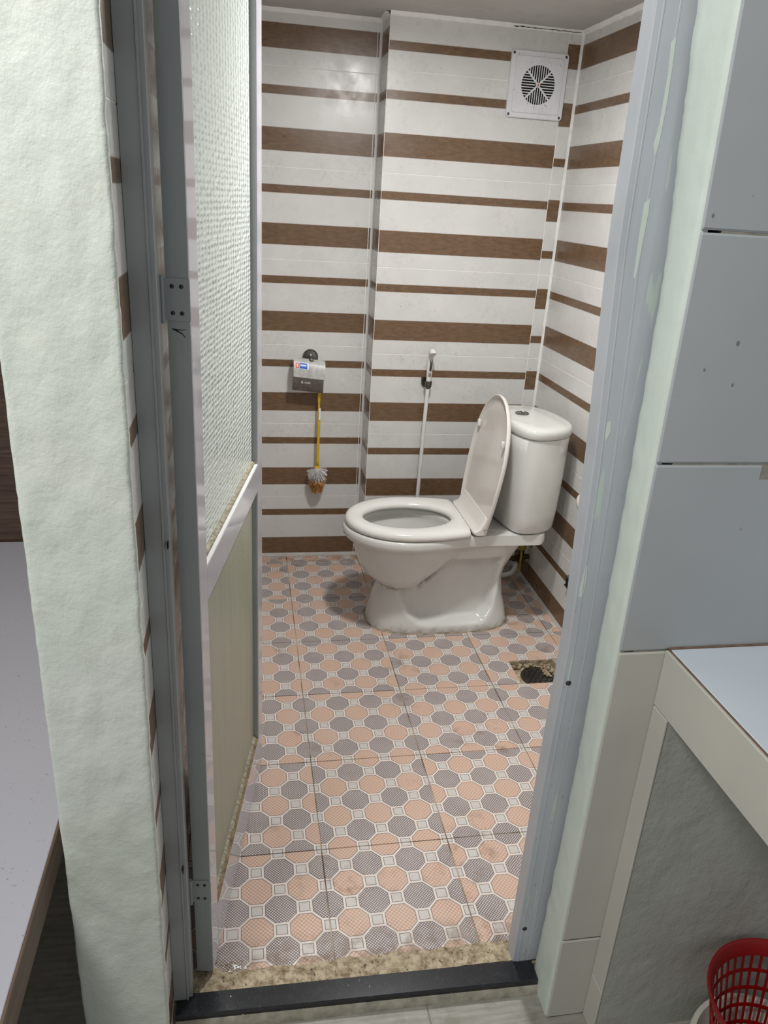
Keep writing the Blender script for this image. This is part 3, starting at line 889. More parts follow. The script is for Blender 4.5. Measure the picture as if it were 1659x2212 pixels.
# opening and inner bowl
def ell(xc, a_, b_, z, p=2.0):
    out = []
    for i in range(NT_):
        th = 2 * pi * i / NT_; x = xc - a_ * cos(th)
        out.append(Vector((x, CY + b_ * sin(th), z)))
    return out
outer = rings[-1]
def ellm(xc, a_, b_, z, f):   # blend from outer to ellipse keeps the ring order
    e = ell(xc, a_, b_, z); return e
rings += [ell(.380, .166, .132, .372), ell(.380, .160, .126, .370), ell(.380, .157, .123, .358), ell(.372, .165, .132, .345), ell(.374, .160, .128, .325), ell(.385, .138, .108, .27), ell(.40, .118, .090, .225), ell(.41, .104, .078, .205), ell(.415, .094, .068, .198), ell(.42, .080, .058, .185), ell(.42, .062, .046, .145), ell(.42, .04, .03, .12), ell(.42, .004, .004, .118)]
bm = bmesh.new(); add_ring_loft(bm, rings, cap0=True, cap1=True)
bmesh.ops.remove_doubles(bm, verts=bm.verts, dist=.00002)
mk('bowl', bm, MAT['ceramic'], toilet, smooth=True, angle=62)
bm = bmesh.new(); add_ring_loft(bm, [ell(.42, .071, .052, .158), ell(.42, .035, .025, .1582)], cap1=True); mk('water', bm, MAT['water'], toilet, smooth=True)
# caulk ring
bm = bmesh.new(); r0 = []
for g, z in ((.0008, .004), (.002, .003), (.0045, .0004)):
    r0.append([Vector((p.x + (g + .003 * noise.noise(p * 40)) * (1 if p.x > .515 else -1) * abs((p.x - .515) / .26) ** 2, p.y + (g + .0025 * noise.noise(p * 35)) * (1 if p.y > CY else -1), z)) for p in rings[0]])
add_ring_loft(bm, r0); mk('caulk_ring', bm, MAT['caulk2'], toilet, smooth=True, label='dirty brown caulk around the foot')
# bolt cap
box('bolt_cap', (.800, CY - .1225, .322), (.8055, CY - .1185, .340), MAT['brass'], toilet)

# seat: egg outline, rounded section
def egg(x0, x1, hw, xc, back, p=2.1, dr=.17):
    """outline points ccw; back = half width at the rear end"""
    out = []
    for i in range(NT_):
        th = 2 * pi * i / NT_; x = (x0 + x1) / 2 - (x1 - x0) / 2 * cos(th)
        if x < xc: w_ = hw * max(0, 1 - ((xc - x) / (xc - x0)) ** p) ** .5
        else:
            t = (x - xc) / (x1 - xc); w_ = hw * (1 - dr * t * t)
            w_ *= max(0, 1 - max(0, (t - .93) / .07) ** 2.6 * (1 - back / hw))
            if i == NT_ // 2: w_ = 0
        out.append((x, (1 if sin(th) > 0 else -1) * w_ if i not in (0, NT_ // 2) else 0))
    return out
def seat_ring(g, z, inner=False):
    if inner: return [Vector((p.x, p.y, z)) for p in ell(.384, .153 + g, .106 + g, z)]
    e = egg(.170 - g, .580 + g, .178 + g, .39, .125)
    return [Vector((x, CY + y, z)) for x, y in e]
bm = bmesh.new()
rr = [seat_ring(-.004, .3750), seat_ring(0, .378), seat_ring(.001, .386), seat_ring(-.002, .394), seat_ring(-.008, .3995), seat_ring(-.022, .4030)]
rr += [seat_ring(.018, .4015, True), seat_ring(.006, .3975, True), seat_ring(0, .389, True), seat_ring(.001, .380, True), seat_ring(.004, .3775, True)]
add_ring_loft(bm, rr + [rr[0]])
bmesh.ops.remove_doubles(bm, verts=bm.verts, dist=.00002)
mk('seat', bm, MAT['seat'], toilet, smooth=True, angle=70)
# lid: same egg, standing up, hollow on the front side
HX, HZ = .618, .395
ang = radians(7.5)       # lean back from vertical
def lidpt(d, y, off):    # d along the lid from hinge, off towards the tank
    ax = Vector((sin(ang), 0, cos(ang))); nx = Vector((cos(ang), 0, -sin(ang)))
    return Vector((HX, CY, HZ)) + ax * d + Vector((0, y, 0)) + nx * off
def lid_ring(g, off):
    e = egg(0, .432, .176, .235, .150, 2.1, .13)   # x measured from the tip
    k = 1 + g / .176; kx = 1 + g / .216
    return [lidpt(.216 - (x - .216) * kx, y * k, off) for x, y in e]
bm = bmesh.new()
rr = [lid_ring(-.15, .0035), lid_ring(-.09, .0035), lid_ring(-.030, .003), lid_ring(-.012, .001), lid_ring(-.007, -.004), lid_ring(-.004, -.0065), lid_ring(-.001, -.006), lid_ring(.0005, -.002), lid_ring(0, .004), lid_ring(-.006, .010), lid_ring(-.020, .0135), lid_ring(-.07, .0155), lid_ring(-.15, .016)]
add_ring_loft(bm, rr, cap0=True, cap1=True)
bmesh.ops.remove_doubles(bm, verts=bm.verts, dist=.00002)
lid = mk('seat_lid', bm, MAT['lid'], toilet, smooth=True, angle=60, label='raised cream plastic lid')
for (d, y) in ((.30, -.135), (.30, .135)):
    bm = bmesh.new(); p = lidpt(d, y, -.009)
    add_box(bm, (p.x - .004, p.y - .006, p.z - .012), (p.x + .006, p.y + .006, p.z + .012), .002, 2); mk('bumper', bm, MAT['white_plastic'], lid, smooth=True, angle=40)
# lower lip of the lid that folds forward to the hinge
bm = bmesh.new(); rings = []
for i in range(25):
    f = i / 24; y = -.147 + .294 * f; e_ = abs(2 * f - 1); sh = max(0, (e_ - .9) / .1) * .006
    P = [(-.036 + sh, -.011), (-.036 + sh, -.004), (-.026 + sh * .5, .0), (-.012, .012 - sh), (.004, .045 - sh), (.008, .045), (.010, .0), (.006, -.012), (-.02, -.0145)]
    rings.append([Vector((HX + a, CY + y, HZ + b)) for a, b in P])
add_ring_loft(bm, rings, cap0=True, cap1=True); mk('lid_lip', bm, MAT['lid'], lid, smooth=True, angle=50)
for s in (-1, 1):
    bm = bmesh.new(); add_cyl(bm, (HX - .006, CY + s * .085, .390), (HX - .006, CY + s * .132, .390), .0125, n=20)
    add_box(bm, (HX - .020, CY + s * .0855 if s > 0 else CY - .1315, .373), (HX + .014, CY + .1315 if s > 0 else CY - .0855, .389), .003, 2)
    mk('hinge', bm, MAT['lid'], toilet, smooth=True, angle=40)

# tank
HALF = [(.688, 0), (.690, .075), (.700, .125), (.722, .153), (.758, .162), (.81, .156), (.855, .136), (.885, .098), (.897, .05), (.90, 0)]
def tank_ring(z, g, rot=9.0):
    full = [Vector((x, -y, 0)) for x, y in HALF] + [Vector((x, y, 0)) for x, y in HALF[-2:0:-1]]
    n = len(full); c0 = Vector((.80, 0, 0)); out = []
    for i in range(n):
        for k in range(6):
            t = k / 6; a, b, c, d = full[i - 1], full[i], full[(i + 1) % n], full[(i + 2) % n]
            q = .5 * ((2 * b) + (c - a) * t + (2 * a - 5 * b + 4 * c - d) * t * t + (3 * b - a - 3 * c + d) * t ** 3)
            q = q - c0; q = q * (1 + g / .13)
            r_ = radians(rot); q = Vector((q.x * cos(r_) - q.y * sin(r_), q.x * sin(r_) + q.y * cos(r_), 0))
            out.append(Vector((.802 + q.x, CY + .010 + q.y, z)))
    return out
bm = bmesh.new()
add_ring_loft(bm, [tank_ring(.3735, -.044), tank_ring(.374, -.026), tank_ring(.379, -.018), tank_ring(.390, -.013), tank_ring(.44, -.009), tank_ring(.55, -.0035), tank_ring(.66, -.0015), tank_ring(.712, -.001), tank_ring(.714, -.003)], cap0=True, cap1=True)
mk('tank', bm, MAT['ceramic'], toilet, smooth=True, angle=50)
bm = bmesh.new()
add_ring_loft(bm, [tank_ring(.7155, -.004), tank_ring(.7165, .001), tank_ring(.720, .0032), tank_ring(.735, .004), tank_ring(.742, .003), tank_ring(.748, -.001), tank_ring(.752, -.009), tank_ring(.7545, -.03), tank_ring(.756, -.07), tank_ring(.7565, -.12)], cap0=True, cap1=True)
mk('tank_lid', bm, MAT['ceramic'], toilet, smooth=True, angle=50)
bx, by = .762, 1.075
bm = bmesh.new(); add_lathe(bm, (bx, by, .7555), (0, 0, 1), [(0, .0235), (.0035, .0235), (.005, .0215), (.0052, .020), (.004, .0195)], 36)
fb = mk('flush_button', bm, MAT['chrome'], toilet, smooth=True, angle=40)
bm = bmesh.new(); add_box(bm, (bx - .001, by - .018, .7594), (bx + .001, by + .018, .7602)); mk('button_split', bm, MAT['black'], fb)

# ---- water supply behind the toilet
vx, vy = .915, 1.285
sup = empty('water_valve', (vx, vy, .10), 'old brass angle valve with yellow handle behind the toilet', 'valve')
bm = bmesh.new(); add_cyl(bm, (XR, vy, .115), (vx - .012, vy, .115), .011, n=14); add_cyl(bm, (vx, vy, .09), (vx, vy, .145), .012, n=14)
add_lathe(bm, (vx, vy, .112), (-1, -.3, 0), [(0, .015), (.02, .015), (.022, .011), (.04, .011)], 14)
mk('valve_body', bm, MAT['brass'], sup, smooth=True, angle=40)
bm = bmesh.new(); add_lathe(bm, (vx, vy, .145), (0, 0, 1), [(0, .013), (.004, .0165), (.02, .0165), (.024, .012)], 6); mk('nut', bm, MAT['valve_yellow'], sup, label='yellow nut')
bm = bmesh.new(); add_box(bm, (vx - .012, vy - .030, .060), (vx - .006, vy - .016, .150), .002); mk('handle', bm, MAT['valve_yellow'], sup)
bm = bmesh.new(); add_tube(bm, bez([(vx, vy, .165), (vx + .002, vy - .01, .21), (vx - .004, vy - .03, .26), (vx - .03, vy - .06, .31), (vx - .05, vy - .09, .375)], 6), .0085, 10)
tag(mk('supply_hose', bm, MAT['rubber'], smooth=True), 'black rubber supply hose rising from valve to toilet tank', 'hose')
bm = bmesh.new(); add_tube(bm, bez([(.775, 1.30, .012), (.84, 1.315, .016), (.89, 1.30, .035), (vx - .012, vy + .004, .085)], 6), .010, 12)
tag(mk('water_pipe', bm, MAT['hose'], smooth=True), 'white plastic pipe low on the floor behind the toilet', 'pipe')
# white cap and small clip on the right wall
bm = bmesh.new(); add_lathe(bm, (XR, .882, .507), (-1, 0, 0), [(0, .030), (.012, .030), (.020, .025), (.025, .014), (.027, .001)], 28)
tag(mk('water_outlet', bm, MAT['white_plastic'], smooth=True), 'round white plastic plug on the right wall beside the door frame', 'wall plug')
clip = empty('wall_clip', (XR, .885, .205), 'small chrome and black fitting low on the right wall', 'fitting')
box('clip_body', (XR - .012, .872, .192), (XR - .0005, .902, .220), MAT['black'], clip, bevel=.001)
bm = bmesh.new(); add_box(bm, (XR - .016, .870, .220), (XR - .0005, .904, .226), .001); mk('clip_rim', bm, MAT['chrome'], clip)
box('clip_rim', (XR - .016, .870, .187), (XR - .0005, .904, .192), MAT['chrome'], clip, bevel=.001)

# ================================================================ FLOOR DRAIN
drain = empty('floor_drain', (.772, .662, -.02), 'square grey metal floor drain grate in a dirty sunken hole', 'drain')
bm = bmesh.new()
dcx, dcy, dz = .775, .658, -.0165
add_box(bm, (DX0 + .003, DY0 + .003, -.034), (DX1 - .003, DY1 - .003, -.0215))
mk('pit', bm, MAT['mortar'], drain, label='dirty mortar bed')
bm = bmesh.new(); N = 44
add_lathe(bm, (dcx, dcy, -.0215), (0, 0, 1), [(0, .058), (.004, .057), (.005, .052), (.0045, .001)], N)
g = mk('grate', bm, MAT['darkchrome'], drain, smooth=True, angle=40)
for r_ in range(-3, 4):
    for c_ in range(-2, 3):
        px_, py_ = dcx + c_ * .019 + (.009 if r_ % 2 else 0), dcy + r_ * .0125
        if (px_ - dcx) ** 2 + (py_ - dcy) ** 2 > .046 ** 2: continue
        bm = bmesh.new(); a_ = .6; ca, sa = cos(a_), sin(a_)
        add_box(bm, (-.0072, -.0021, 0), (.0072, .0021, .0006), 0)
        for v in bm.verts: v.co = Vector((px_ + v.co.x * ca - v.co.y * sa, py_ + v.co.x * sa + v.co.y * ca, -.0170 + v.co.z))
        mk('slot', bm, MAT['black'], g)
# crumbled mortar blobs on the rim of the hole
bm = bmesh.new()
for i in range(46):
    a = random.random()
    if a < .6: px_, py_ = random.uniform(DX0 + .01, DX1 - .01), random.uniform(DY1 - .022, DY1 - .004)
    else: px_, py_ = random.uniform(DX1 - .05, DX1 - .005), random.uniform(DY0 + .05, DY1 - .01)
    r_ = random.uniform(.003, .007)
    s = bmesh.ops.create_icosphere(bm, subdivisions=1, radius=r_)
    for v in s['verts']: v.co = Vector((v.co.x * 1.3, v.co.y, v.co.z * .7)) * (1 + .5 * noise.noise(v.co * 300)) + Vector((px_, py_, -.0175 + random.uniform(0, .008)))
mk('mortar_crumbs', bm, MAT['mortar'], drain, smooth=True, kind='stuff')

# ================================================================ EXHAUST FAN
fx0, fx1, fz0, fz1 = .702, .899, 1.681, 1.878
fan = empty('exhaust_fan', (.80, YP, 1.68), 'square white plastic exhaust fan high on the back wall', 'fan')
fcx, fcz = .802, 1.7805
def rrect(cx, cz, hx, hz, r, y, n=96):
    out = []
    for i in range(n):
        a = 2 * pi * (i + .5) / n; c_, s_ = cos(a), sin(a)
        k = min(hx / max(abs(c_), 1e-6), hz / max(abs(s_), 1e-6)); x, z = c_ * k, s_ * k
        ax_, az_ = abs(x), abs(z)
        if ax_ > hx - r and az_ > hz - r:      # round the corner
            dx_, dz_ = ax_ - (hx - r), az_ - (hz - r); l_ = sqrt(dx_ * dx_ + dz_ * dz_)
            if l_ > r: ax_, az_ = hx - r + dx_ / l_ * r, hz - r + dz_ / l_ * r
        out.append(Vector((cx + math.copysign(ax_, x), y, cz + math.copysign(az_, z))))
    return out
    out = []
    for (sx, sz, a0) in ((1, 1, 0), (-1, 1, 90), (-1, -1, 180), (1, -1, 270)):
        for k in range(n + 1):
            a = radians(a0 + 90 * k / n); out.append(Vector((cx + sx * (hx - r) + r * cos(a), y, cz + sz * (hz - r) + r * sin(a))))
    return out
yb, ys = YP - .0002, YP - .011
# plate with a true circular grille opening: ring from rounded square to circle, then spokes
bm = bmesh.new(); n4 = 28
sq = lambda h, r, y: rrect(fcx, (fz0 + fz1) / 2, h, h, r, y)
RC = .058
def circ(r, y): 
    out = []
    for i in range(96):
        a = 2 * pi * (i + .5) / 96; out.append(Vector((fcx + r * cos(a), y, fcz + r * sin(a))))
    return out
add_ring_loft(bm, [sq(.0985, .007, yb), sq(.0985, .007, ys + .002), sq(.0965, .007, ys), sq(.084, .004, ys), sq(.082, .004, ys - .004), circ(RC + .010, ys - .0045), circ(RC, ys - .0045), circ(RC, ys - .0018)])
mk('cover', bm, MAT['fan'], fan, smooth=False)
bm = bmesh.new(); add_lathe(bm, (fcx, ys - .0016, fcz), (0, -1, 0), [(0, RC + .002), (.0003, RC + .002)], 40); mk('dark_opening', bm, MAT['black'], fan)
# grille bars: four sectors, split by diagonals
pitch = .0078; hb = .00135
for sect in range(4):
    for k in range(-7, 8):
        off = (k + .5) * pitch if False else k * pitch
        if abs(off) > RC - .004: continue
        outer = sqrt(RC ** 2 - off ** 2)
        inner = abs(off) + .004
        if abs(off) < .011: inner = .009
        if outer - inner < .004: continue
        bm = bmesh.new(); y0, y1 = ys - .0042, ys - .0026
        if sect == 0: add_box(bm, (fcx + off - hb, y0, fcz + inner), (fcx + off + hb, y1, fcz + outer + .001))
        if sect == 1: add_box(bm, (fcx + off - hb, y0, fcz - outer - .001), (fcx + off + hb, y1, fcz - inner))
        if sect == 2: add_box(bm, (fcx + inner, y0, fcz + off - hb), (fcx + outer + .001, y1, fcz + off + hb))
        if sect == 3: add_box(bm, (fcx - outer - .001, y0, fcz + off - hb), (fcx - inner, y1, fcz + off + hb))
        mk('bar', bm, MAT['fan'], fan)
bm = bmesh.new()
for s in (1, -1):
    d = Vector((1, 0, s)).normalized(); nrm = Vector((-d.z, 0, d.x))
    for q in (1, -1):
        c = Vector((fcx, 0, fcz)); a = c + d * q * .006; b = c + d * q * (RC + .001); h = .0028
        vs = [bm.verts.new(Vector((p.x, y, p.z))) for y in (ys - .0043, ys - .0026) for p in (a - nrm * h, b - nrm * h, b + nrm * h, a + nrm * h)]
        for f in ((0, 1, 2, 3), (7, 6, 5, 4), (0, 4, 5, 1), (1, 5, 6, 2), (2, 6, 7, 3), (3, 7, 4, 0)): bm.faces.new([vs[i] for i in f])
mk('spokes', bm, MAT['fan'], fan)
hubp = box('badge', (fcx - .0065, ys - .0060, fcz - .0072), (fcx + .0065, ys - .001, fcz + .0072), MAT['fan'], fan, bevel=.0008, label='small square badge with red emblem')
bm = bmesh.new()
add_box(bm, (fcx - .0022, ys - .0063, fcz - .0045), (fcx + .0012, ys - .0059, fcz + .002)); add_box(bm, (fcx - .0005, ys - .0063, fcz - .001), (fcx + .0026, ys - .0059, fcz + .0045))
mk('emblem', bm, MAT['sticker_red'], hubp)
# ribs on the cover
bm = bmesh.new()
for k in range(-5, 6):
    x = fcx + k * .0072
    add_box(bm, (x - .0013, ys - .0055, fcz + RC + .006), (x + .0013, ys - .004, fcz + .082)); add_box(bm, (x - .0013, ys - .0055, fcz - .082), (x + .0013, ys - .004, fcz - RC - .006))
for k in range(-5, 6):
    z = fcz + k * .0085
    add_box(bm, (fcx - .078, ys - .0052, z - .0012), (fcx - RC - .006, ys - .004, z + .0012)); add_box(bm, (fcx + RC + .006, ys - .0052, z - .0012), (fcx + .078, ys - .004, z + .0012))
mk('ribs', bm, MAT['fan'], fan, kind='stuff')
for sx in (-1, 1):
    for sz in (-1, 1):
        bm = bmesh.new(); add_lathe(bm, (.8005 + sx * .0895, ys, (fz0 + fz1) / 2 + sz * .0895), (0, -1, 0), [(0, .0042), (.0012, .0042), (.0020, .0026), (.0012, .001)], 14)
        mk('screw', bm, MAT['screw'], fan, smooth=True, angle=40)

# ================================================================ TOILET PAPER HOLDER
hx, hz = .082, .822     # rosette centre
tp = empty('paper_holder', (hx, YB, .70), 'steel toilet paper holder with curved flap on the back wall', 'paper holder')
bm = bmesh.new(); add_lathe(bm, (hx, YB, .834), (0, -1, 0), [(0, .029), (.004, .029), (.009, .024), (.010, .012), (.011, .010), (.030, .009)], 36)
mk('rosette', bm, MAT['darkchrome'], tp, smooth=True, angle=35)
bm = bmesh.new(); add_lathe(bm, (hx, YB - .030, .826), (0, -1, 0), [(0, .010), (.012, .0105), (.020, .009), (.023, .001)], 20); mk('knob', bm, MAT['darkchrome'], tp, smooth=True, angle=35)
# flap: curved sheet hanging, slightly rolled clockwise
FW = .119
def flap(name, prof, mat, wl, wr, tilt=-.10, th=.0008):
    bm = bmesh.new(); rings = []
    for (dy, z) in prof:
        row = []
        for k in range(9):
            f = k / 8; x = wl + (wr - wl) * f
            row.append(Vector((x - .0, YB - dy, z + (x - hx) * tilt)))
        rings.append(row)
    vs = add_ring_loft(bm, rings, closed=False)
    bmesh.ops.solidify(bm, geom=bm.faces[:], thickness=th)
    return mk(name, bm, mat, tp, smooth=True, angle=40)
arc = [(.030, .831), (.036, .831), (.047, .829), (.056, .823), (.062, .814), (.066, .803), (.068, .790)]
up = flap('cover_flap', arc + [(.069, .780), (.070, .765)], MAT['steel'], .016, .134)
low = flap('lower_flap', [(.0695, .766), (.070, .755), (.069, .738), (.065, .722), (.060, .713)], MAT['steel_dark'], .012, .128)
bm = bmesh.new(); add_cyl(bm, (.014, YB - .069, .766 + .068 * .10), (.131, YB - .069, .766 - .049 * .10), .0014, n=8); mk('crease_rod', bm, MAT['darkchrome'], tp)
# sticker on the upper flap
def stick(name, x0, x1, f0, f1, mat, lift, parent=up):
    bm = bmesh.new(); rings = []
    A = Vector((0, -.0562, .823)); B = Vector((0, -.0675, .792))
    for i in range(5):
        f = f0 + (f1 - f0) * i / 4
        # follow arc by linear interpolation in the profile
        zt = .827 - f * .036
        pr = arc + [(.069, .780)]
        for (a0, b0), (a1, b1) in zip(pr[:-1], pr[1:]):
            if b1 <= zt <= b0 and b0 != b1: dy = a0 + (a1 - a0) * (b0 - zt) / (b0 - b1); break
        rings.append([Vector((x, YB - dy - lift, zt + (x - hx) * -.10 + lift * .5)) for x in (x0, (x0 + x1) / 2, x1)])
    add_ring_loft(bm, rings, closed=False); return mk(name, bm, mat, parent)
stick('sticker', .020, .072, .20, .85, MAT['sticker_white'], .0012)
stick('red_print', .0225, .035, .28, .78, MAT['sticker_red'], .0016)
stick('emblem', .0265, .031, .38, .68, MAT['sticker_white'], .0020)
stick('blue_print', .037, .066, .26, .80, MAT['sticker_blue'], .0016)
stick('print_line', .040, .063, .42, .56, MAT['sticker_white'], .0020)
def text(name, body, loc, size, mat, parent, rot=(pi / 2, 0, 0), label=None):
    cu = bpy.data.curves.new(name, 'FONT'); cu.body = body; cu.size = size; cu.extrude = .0002; cu.align_x = 'CENTER'; cu.resolution_u = 2
    o = bpy.data.objects.new(name, cu); COL.objects.link(o)
    dg = bpy.context.evaluated_depsgraph_get(); me = bpy.data.meshes.new_from_object(o.evaluated_get(dg))
    bpy.data.objects.remove(o); me.materials.clear(); me.materials.append(mat)
    r = bpy.data.objects.new(name, me); COL.objects.link(r); r.parent = parent; r.location = Vector(loc) - world_loc(parent); r.rotation_euler = rot
    if label: r['label'] = label
    return r
text('lettering', 'UNAR', (.066, YB - .0722, .7472), .009, MAT['sticker_white'], low, (pi / 2, .10, 0))
text('lettering', 'R', (.0475, YB - .0722, .7478), .014, MAT['sticker_white'], low, (pi / 2, .05, 0))

# ================================================================ TOILET BRUSH (hangs under the holder)
bx0 = .1175; yb_ = YB - .034
br = empty('toilet_brush', (bx0, yb_, .30), 'yellow-handled toilet brush hanging head down under the paper holder', 'brush')
bm = bmesh.new()
add_tube(bm, [(bx0 - .001, yb_, .411), (bx0 - .0005, yb_, .43), (bx0, yb_, .55), (bx0 + .0005, yb_, .628), (bx0 - .0005, yb_, .64), (bx0 - .001, yb_, .665), (bx0 - .0015, yb_, .672), (bx0 - .001, yb_, .69), (bx0 - .001, yb_, .712), (bx0 - .001, yb_, .717)], [.0068, .0055, .0058, .0060, .0040, .0038, .0058, .0058, .0045, .002], 12)
hd = mk('handle', bm, MAT['yellow'], br, smooth=True)
bm = bmesh.new(); add_box(bm, (bx0 - .001, yb_ - .0070, .600), (bx0 + .0055, yb_ - .0052, .645)); mk('price_sticker', bm, MAT['sticker_white'], hd)
bm = bmesh.new(); add_lathe(bm, (bx0 - .001, yb_, .4115), (0, 0, -1), [(0, .0068), (.002, .0105), (.006, .0120), (.009, .0120)], 20); mk('collar', bm, MAT['yellow'], br, smooth=True, angle=40)
bm = bmesh.new(); add_lathe(bm, (bx0 - .001, yb_, .4025), (0, 0, -1), [(0, .0125), (.005, .0128), (.010, .011), (.06, .006)], 20); mk('ferrule', bm, MAT['white_plastic'], br, smooth=True, angle=40)
def bristles(name, n, mat, zlo, zhi, rmin, rmax, down):
    bm = bmesh.new(); c = Vector((bx0 - .001, yb_, .0))
    for i in range(n):
        a = random.random() * 2 * pi; f = random.random(); z0 = zhi + (zlo - zhi) * f
        d = Vector((cos(a), sin(a), -down * (.4 + 1.1 * f) + random.uniform(-.2, .2))).normalized()
        p0 = c + Vector((cos(a) * .005, sin(a) * .005, z0)); L = random.uniform(rmin, rmax) * (1 - .25 * f)
        p1 = p0 + d * L + Vector((0, 0, -.3 * L * f))
        if p1.y > YB - .002: p1.y = YB - .002
        mid = (p0 + p1) / 2 + Vector((0, 0, .002)); r_ = .00075
        for q0, q1 in ((p0, mid), (mid, p1)):
            u, v = frame_of(q1 - q0)
            rgs = [[q + u * cos(2.094 * k) * r_ + v * sin(2.094 * k) * r_ for k in range(3)] for q in (q0, q1)]
            add_ring_loft(bm, rgs)
    return mk(name, bm, mat, br, kind='stuff')
bristles('white_bristles', 460, MAT['br_white'], .362, .396, .033, .041, .45)
bristles('orange_bristles', 520, MAT['br_orange'], .330, .368, .033, .041, 1.15)
bristles('red_bristles', 90, MAT['br_red'], .335, .365, .032, .040, 1.4)

# ================================================================ HAND SPRAY
sp = empty('bidet_spray', (.507, YP, .75), 'white hand spray with grey trigger in a chrome wall holder', 'bidet spray')
sx = .5075
bm = bmesh.new()
Ys = YP - .034
# holder: plate, cup
add_ring_loft(bm, [[Vector((sx - .0025 + p[0], YP - .0003 - d, .7775 + p[1])) for p in ((-.0185, .018), (.0155, .018), (.0165, .004), (.0145, -.008), (.006, -.017), (-.003, -.019), (-.011, -.016), (-.0175, -.006))] for d in (0, .006)], cap0=True, cap1=True)
add_box(bm, (sx - .007, YP - .030, .768), (sx + .007, YP - .005, .786), .002, 2)
add_lathe(bm, (sx, Ys, .764), (0, 0, 1), [(0, .0105), (.004, .0125), (.022, .0135), (.024, .0115)], 24)
mk('holder', bm, MAT['darkchrome'], sp, smooth=True, angle=35)
bm = bmesh.new()
spine = [(sx - .001, Ys - .000, .782), (sx, Ys, .80), (sx, Ys - .001, .83), (sx + .0005, Ys - .002, .86), (sx + .001, Ys - .004, .877), (sx + .001, Ys - .010, .892), (sx + .001, Ys - .020, .899), (sx + .001, Ys - .030, .896), (sx + .001, Ys - .034, .892)]
add_tube(bm, bez(spine, 4), [.0082 + .0024 * sst(i, 0, 8) + .0016 * sst(i, 14, 24) for i in range(33)], 20)
mk('spray_body', bm, MAT['white_plastic'], sp, smooth=True, angle=60)
bm = bmesh.new(); add_tube(bm, bez([(sx + .0015, Ys - .013, .8675), (sx + .0015, Ys - .0165, .860), (sx + .001, Ys - .0155, .845), (sx + .0005, Ys - .012, .829)], 5), [.0035, .0045, .005, .005, .005, .005, .005, .0048, .0048, .0048, .0046, .0046, .0045, .0044, .004, .0036], 12)
mk('trigger', bm, MAT['darkchrome'], sp, smooth=True, label='dark grey trigger lever')
bm = bmesh.new(); add_box(bm, (sx - .0045, Ys - .0108, .806), (sx + .0045, Ys - .0095, .825), .0005); mk('print_patch', bm, MAT['steel_dark'], sp)
bm = bmesh.new(); add_lathe(bm, (sx, Ys, .781), (-.02, 0, -1), [(0, .0080), (.012, .0078), (.020, .0070), (.022, .0055), (.029, .0052)], 20); mk('connector', bm, MAT['darkchrome'], sp, smooth=True, angle=35)
bm = bmesh.new(); add_tube(bm, bez([(sx - .001, Ys, .757), (sx - .002, Ys, .72), (sx - .004, Ys - .001, .60), (sx - .006, Ys - .001, .45), (sx - .007, Ys, .30), (sx - .004, Ys + .001, .15), (sx + .01, Ys + .006, .05), (sx + .06, Ys + .008, .013), (sx + .16, Ys - .02, .012), (.79, 1.30, .012)], 8), .0075, 12)
tag(mk('spray_hose', bm, MAT['hose'], smooth=True), 'straight white plastic hose hanging below the hand spray holder', 'hose')

# ================================================================ KITCHEN SIDE
# worktop
wt = empty('worktop', (.80, -.78, .69), 'white tiled kitchen worktop with cream edge at the right', 'worktop')
box('slab', (.4700, -1.15, .694), (1.44, -.4325, .7845), MAT['kgrout'], wt)
for j in range(2):
    y1 = -.4335 - j * .36; y0 = y1 - .3575
    for i in range(2):
        x0 = .4715 + i * .45
        box('top_tile', (x0, y0, .7847), (x0 + .448, y1, .7925), MAT['ktop'], wt, bevel=.0008)
box('edge_grout', (.4682, -1.15, .7835), (.4712, -.4325, .7918), MAT['browngrout'], wt)
for (y0, y1) in ((-.79, -.4315), (-1.15, -.792)):
    box('edge_tile', (.4640, y0, .692), (.4690, y1, .7905), MAT['kapron'], wt, bevel=.0008)
box('front_tile', (.4692, -1.157, .692), (1.44, -1.151, .7905), MAT['kapron'], wt, bevel=.0008)
bm = bmesh.new(); pts = [Vector((.468 + i * .02, -.4325, .7932 + .0010 * noise.noise(Vector((i * .9, 0, 0))))) for i in range(48)]
add_tube(bm, pts, .0022, 6); mk('caulk_bead', bm, MAT['browngrout'], wt, smooth=True)

# red basket inside a white basin
bc = Vector((.720, -.610, OUTF))
basin = empty('basin', bc, 'white round basin under the red basket, bottom right corner', 'basin')
bm = bmesh.new()
add_lathe(bm, bc, (0, 0, 1), [(.0005, .001), (.0005, .100), (.004, .104), (.070, .1215), (.074, .1285), (.077, .1315), (.080, .1295), (.079, .1220), (.070, .1185), (.010, .0995), (.006, .094), (.005, .001)], 48, False, False)
mk('bowl_shell', bm, MAT['basin'], basin, smooth=True, angle=50)
bk = empty('basket', bc + Vector((0, 0, .006)), 'red plastic round basket with rectangular openings, at the bottom right', 'basket')
def brad(h): return .082 + (.123 - .082) * h / .205
H0 = bc.z + .0065
bm = bmesh.new(); add_lathe(bm, (bc.x, bc.y, H0), (0, 0, 1), [(.192, .1195), (.193, .1215), (.206, .1265), (.214, .1305), (.219, .1300), (.220, .1275), (.216, .1235), (.190, .1170), (.190, .1195)], 56, False, False)
mk('rim', bm, MAT['red'], bk, smooth=True, angle=50)
bm = bmesh.new(); add_lathe(bm, (bc.x, bc.y, H0), (0, 0, 1), [(0, .001), (0, .080), (.004, .0835), (.018, .0865), (.018, .0845), (.006, .0805), (.004, .001)], 48, False, False)
mk('bottom', bm, MAT['red'], bk, smooth=True, angle=50)
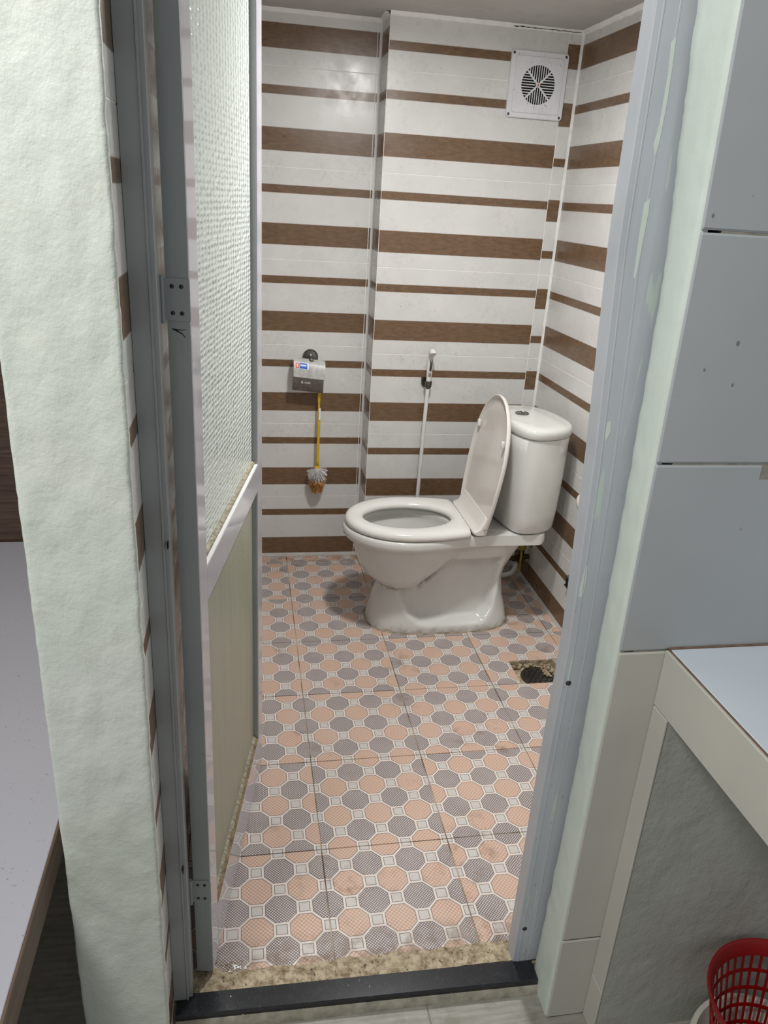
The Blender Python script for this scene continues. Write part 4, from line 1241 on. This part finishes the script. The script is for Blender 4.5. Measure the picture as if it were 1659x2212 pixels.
for h in (.050, .086, .122, .158):
    bm = bmesh.new(); r_ = brad(h); add_lathe(bm, (bc.x, bc.y, H0), (0, 0, 1), [(h - .0032, r_ - .0014), (h - .0032, r_ + .0010), (h + .0032, r_ + .0016), (h + .0032, r_ - .0008), (h - .0032, r_ - .0014)], 48, False, False)
    mk('hoop', bm, MAT['red'], bk, smooth=False)
NS = 44
bm = bmesh.new(); hw_ = .0024
h0, h1 = .016, .194
vs = []
for (h, r_) in ((h0, brad(h0)), (h1, brad(h1))):
    for (dr, dt) in ((-.001, -hw_), (.0012, -hw_), (.0012, hw_), (-.001, hw_)): vs.append(bm.verts.new(Vector((r_ + dr, dt * (1 if h > .1 else .75), H0 + h - bc.z - .006))))
for f in ((0, 1, 2, 3), (7, 6, 5, 4), (0, 4, 5, 1), (1, 5, 6, 2), (2, 6, 7, 3), (3, 7, 4, 0)): bm.faces.new([vs[i] for i in f])
st0 = mk('rib', bm, MAT['red'], None, origin=(0, 0, 0))
st0.parent = bk
for k in range(1, NS):
    c = st0.copy(); COL.objects.link(c); c.parent = bk; c.rotation_euler = (0, 0, 2 * pi * k / NS)

# ================================================================ SIDE ROOM (left of the partition)
TX1 = -.4585; TZ = .462
tb = empty('table', (-.85, .05, OUTF), 'low table with flat white top and dark wood edge at the left', 'table')
box('table_top', (-1.30, -1.10, TZ - .018), (TX1 - .004, .735, TZ), MAT['tabletop'], tb, bevel=.001)
box('edge_band', (TX1 - .0040, -1.10, TZ - .058), (TX1, .735, TZ - .0005), MAT['woodedge'], tb, bevel=.001)
box('edge_band', (-1.30, -1.104, TZ - .058), (TX1, -1.1005, TZ - .0005), MAT['woodedge'], tb, bevel=.001)
box('apron_board', (TX1 - .030, -1.08, TZ - .058), (TX1 - .0045, .73, TZ - .0185), MAT['woodedge'], tb)
for (x, y) in ((-1.25, -1.05), (-1.25, .67), (-.52, -1.05), (-.52, .67)):
    box('leg', (x - .025, y - .025, OUTF), (x + .025, y + .025, TZ - .0185), MAT['wood'], tb, bevel=.001)
box('wood_panel', (-2.0, .742, OUTF), (-.437, .762, .972), MAT['wood'], bevel=.0015)
tag(bpy.data.objects['wood_panel'], 'dark brown wood grain panel standing behind the white table', 'panel')
swb = box('wall_side', (-2.2, .80, OUTF - .1), (-.437, .9, 2.6), MAT['beigewall'], kind='structure')
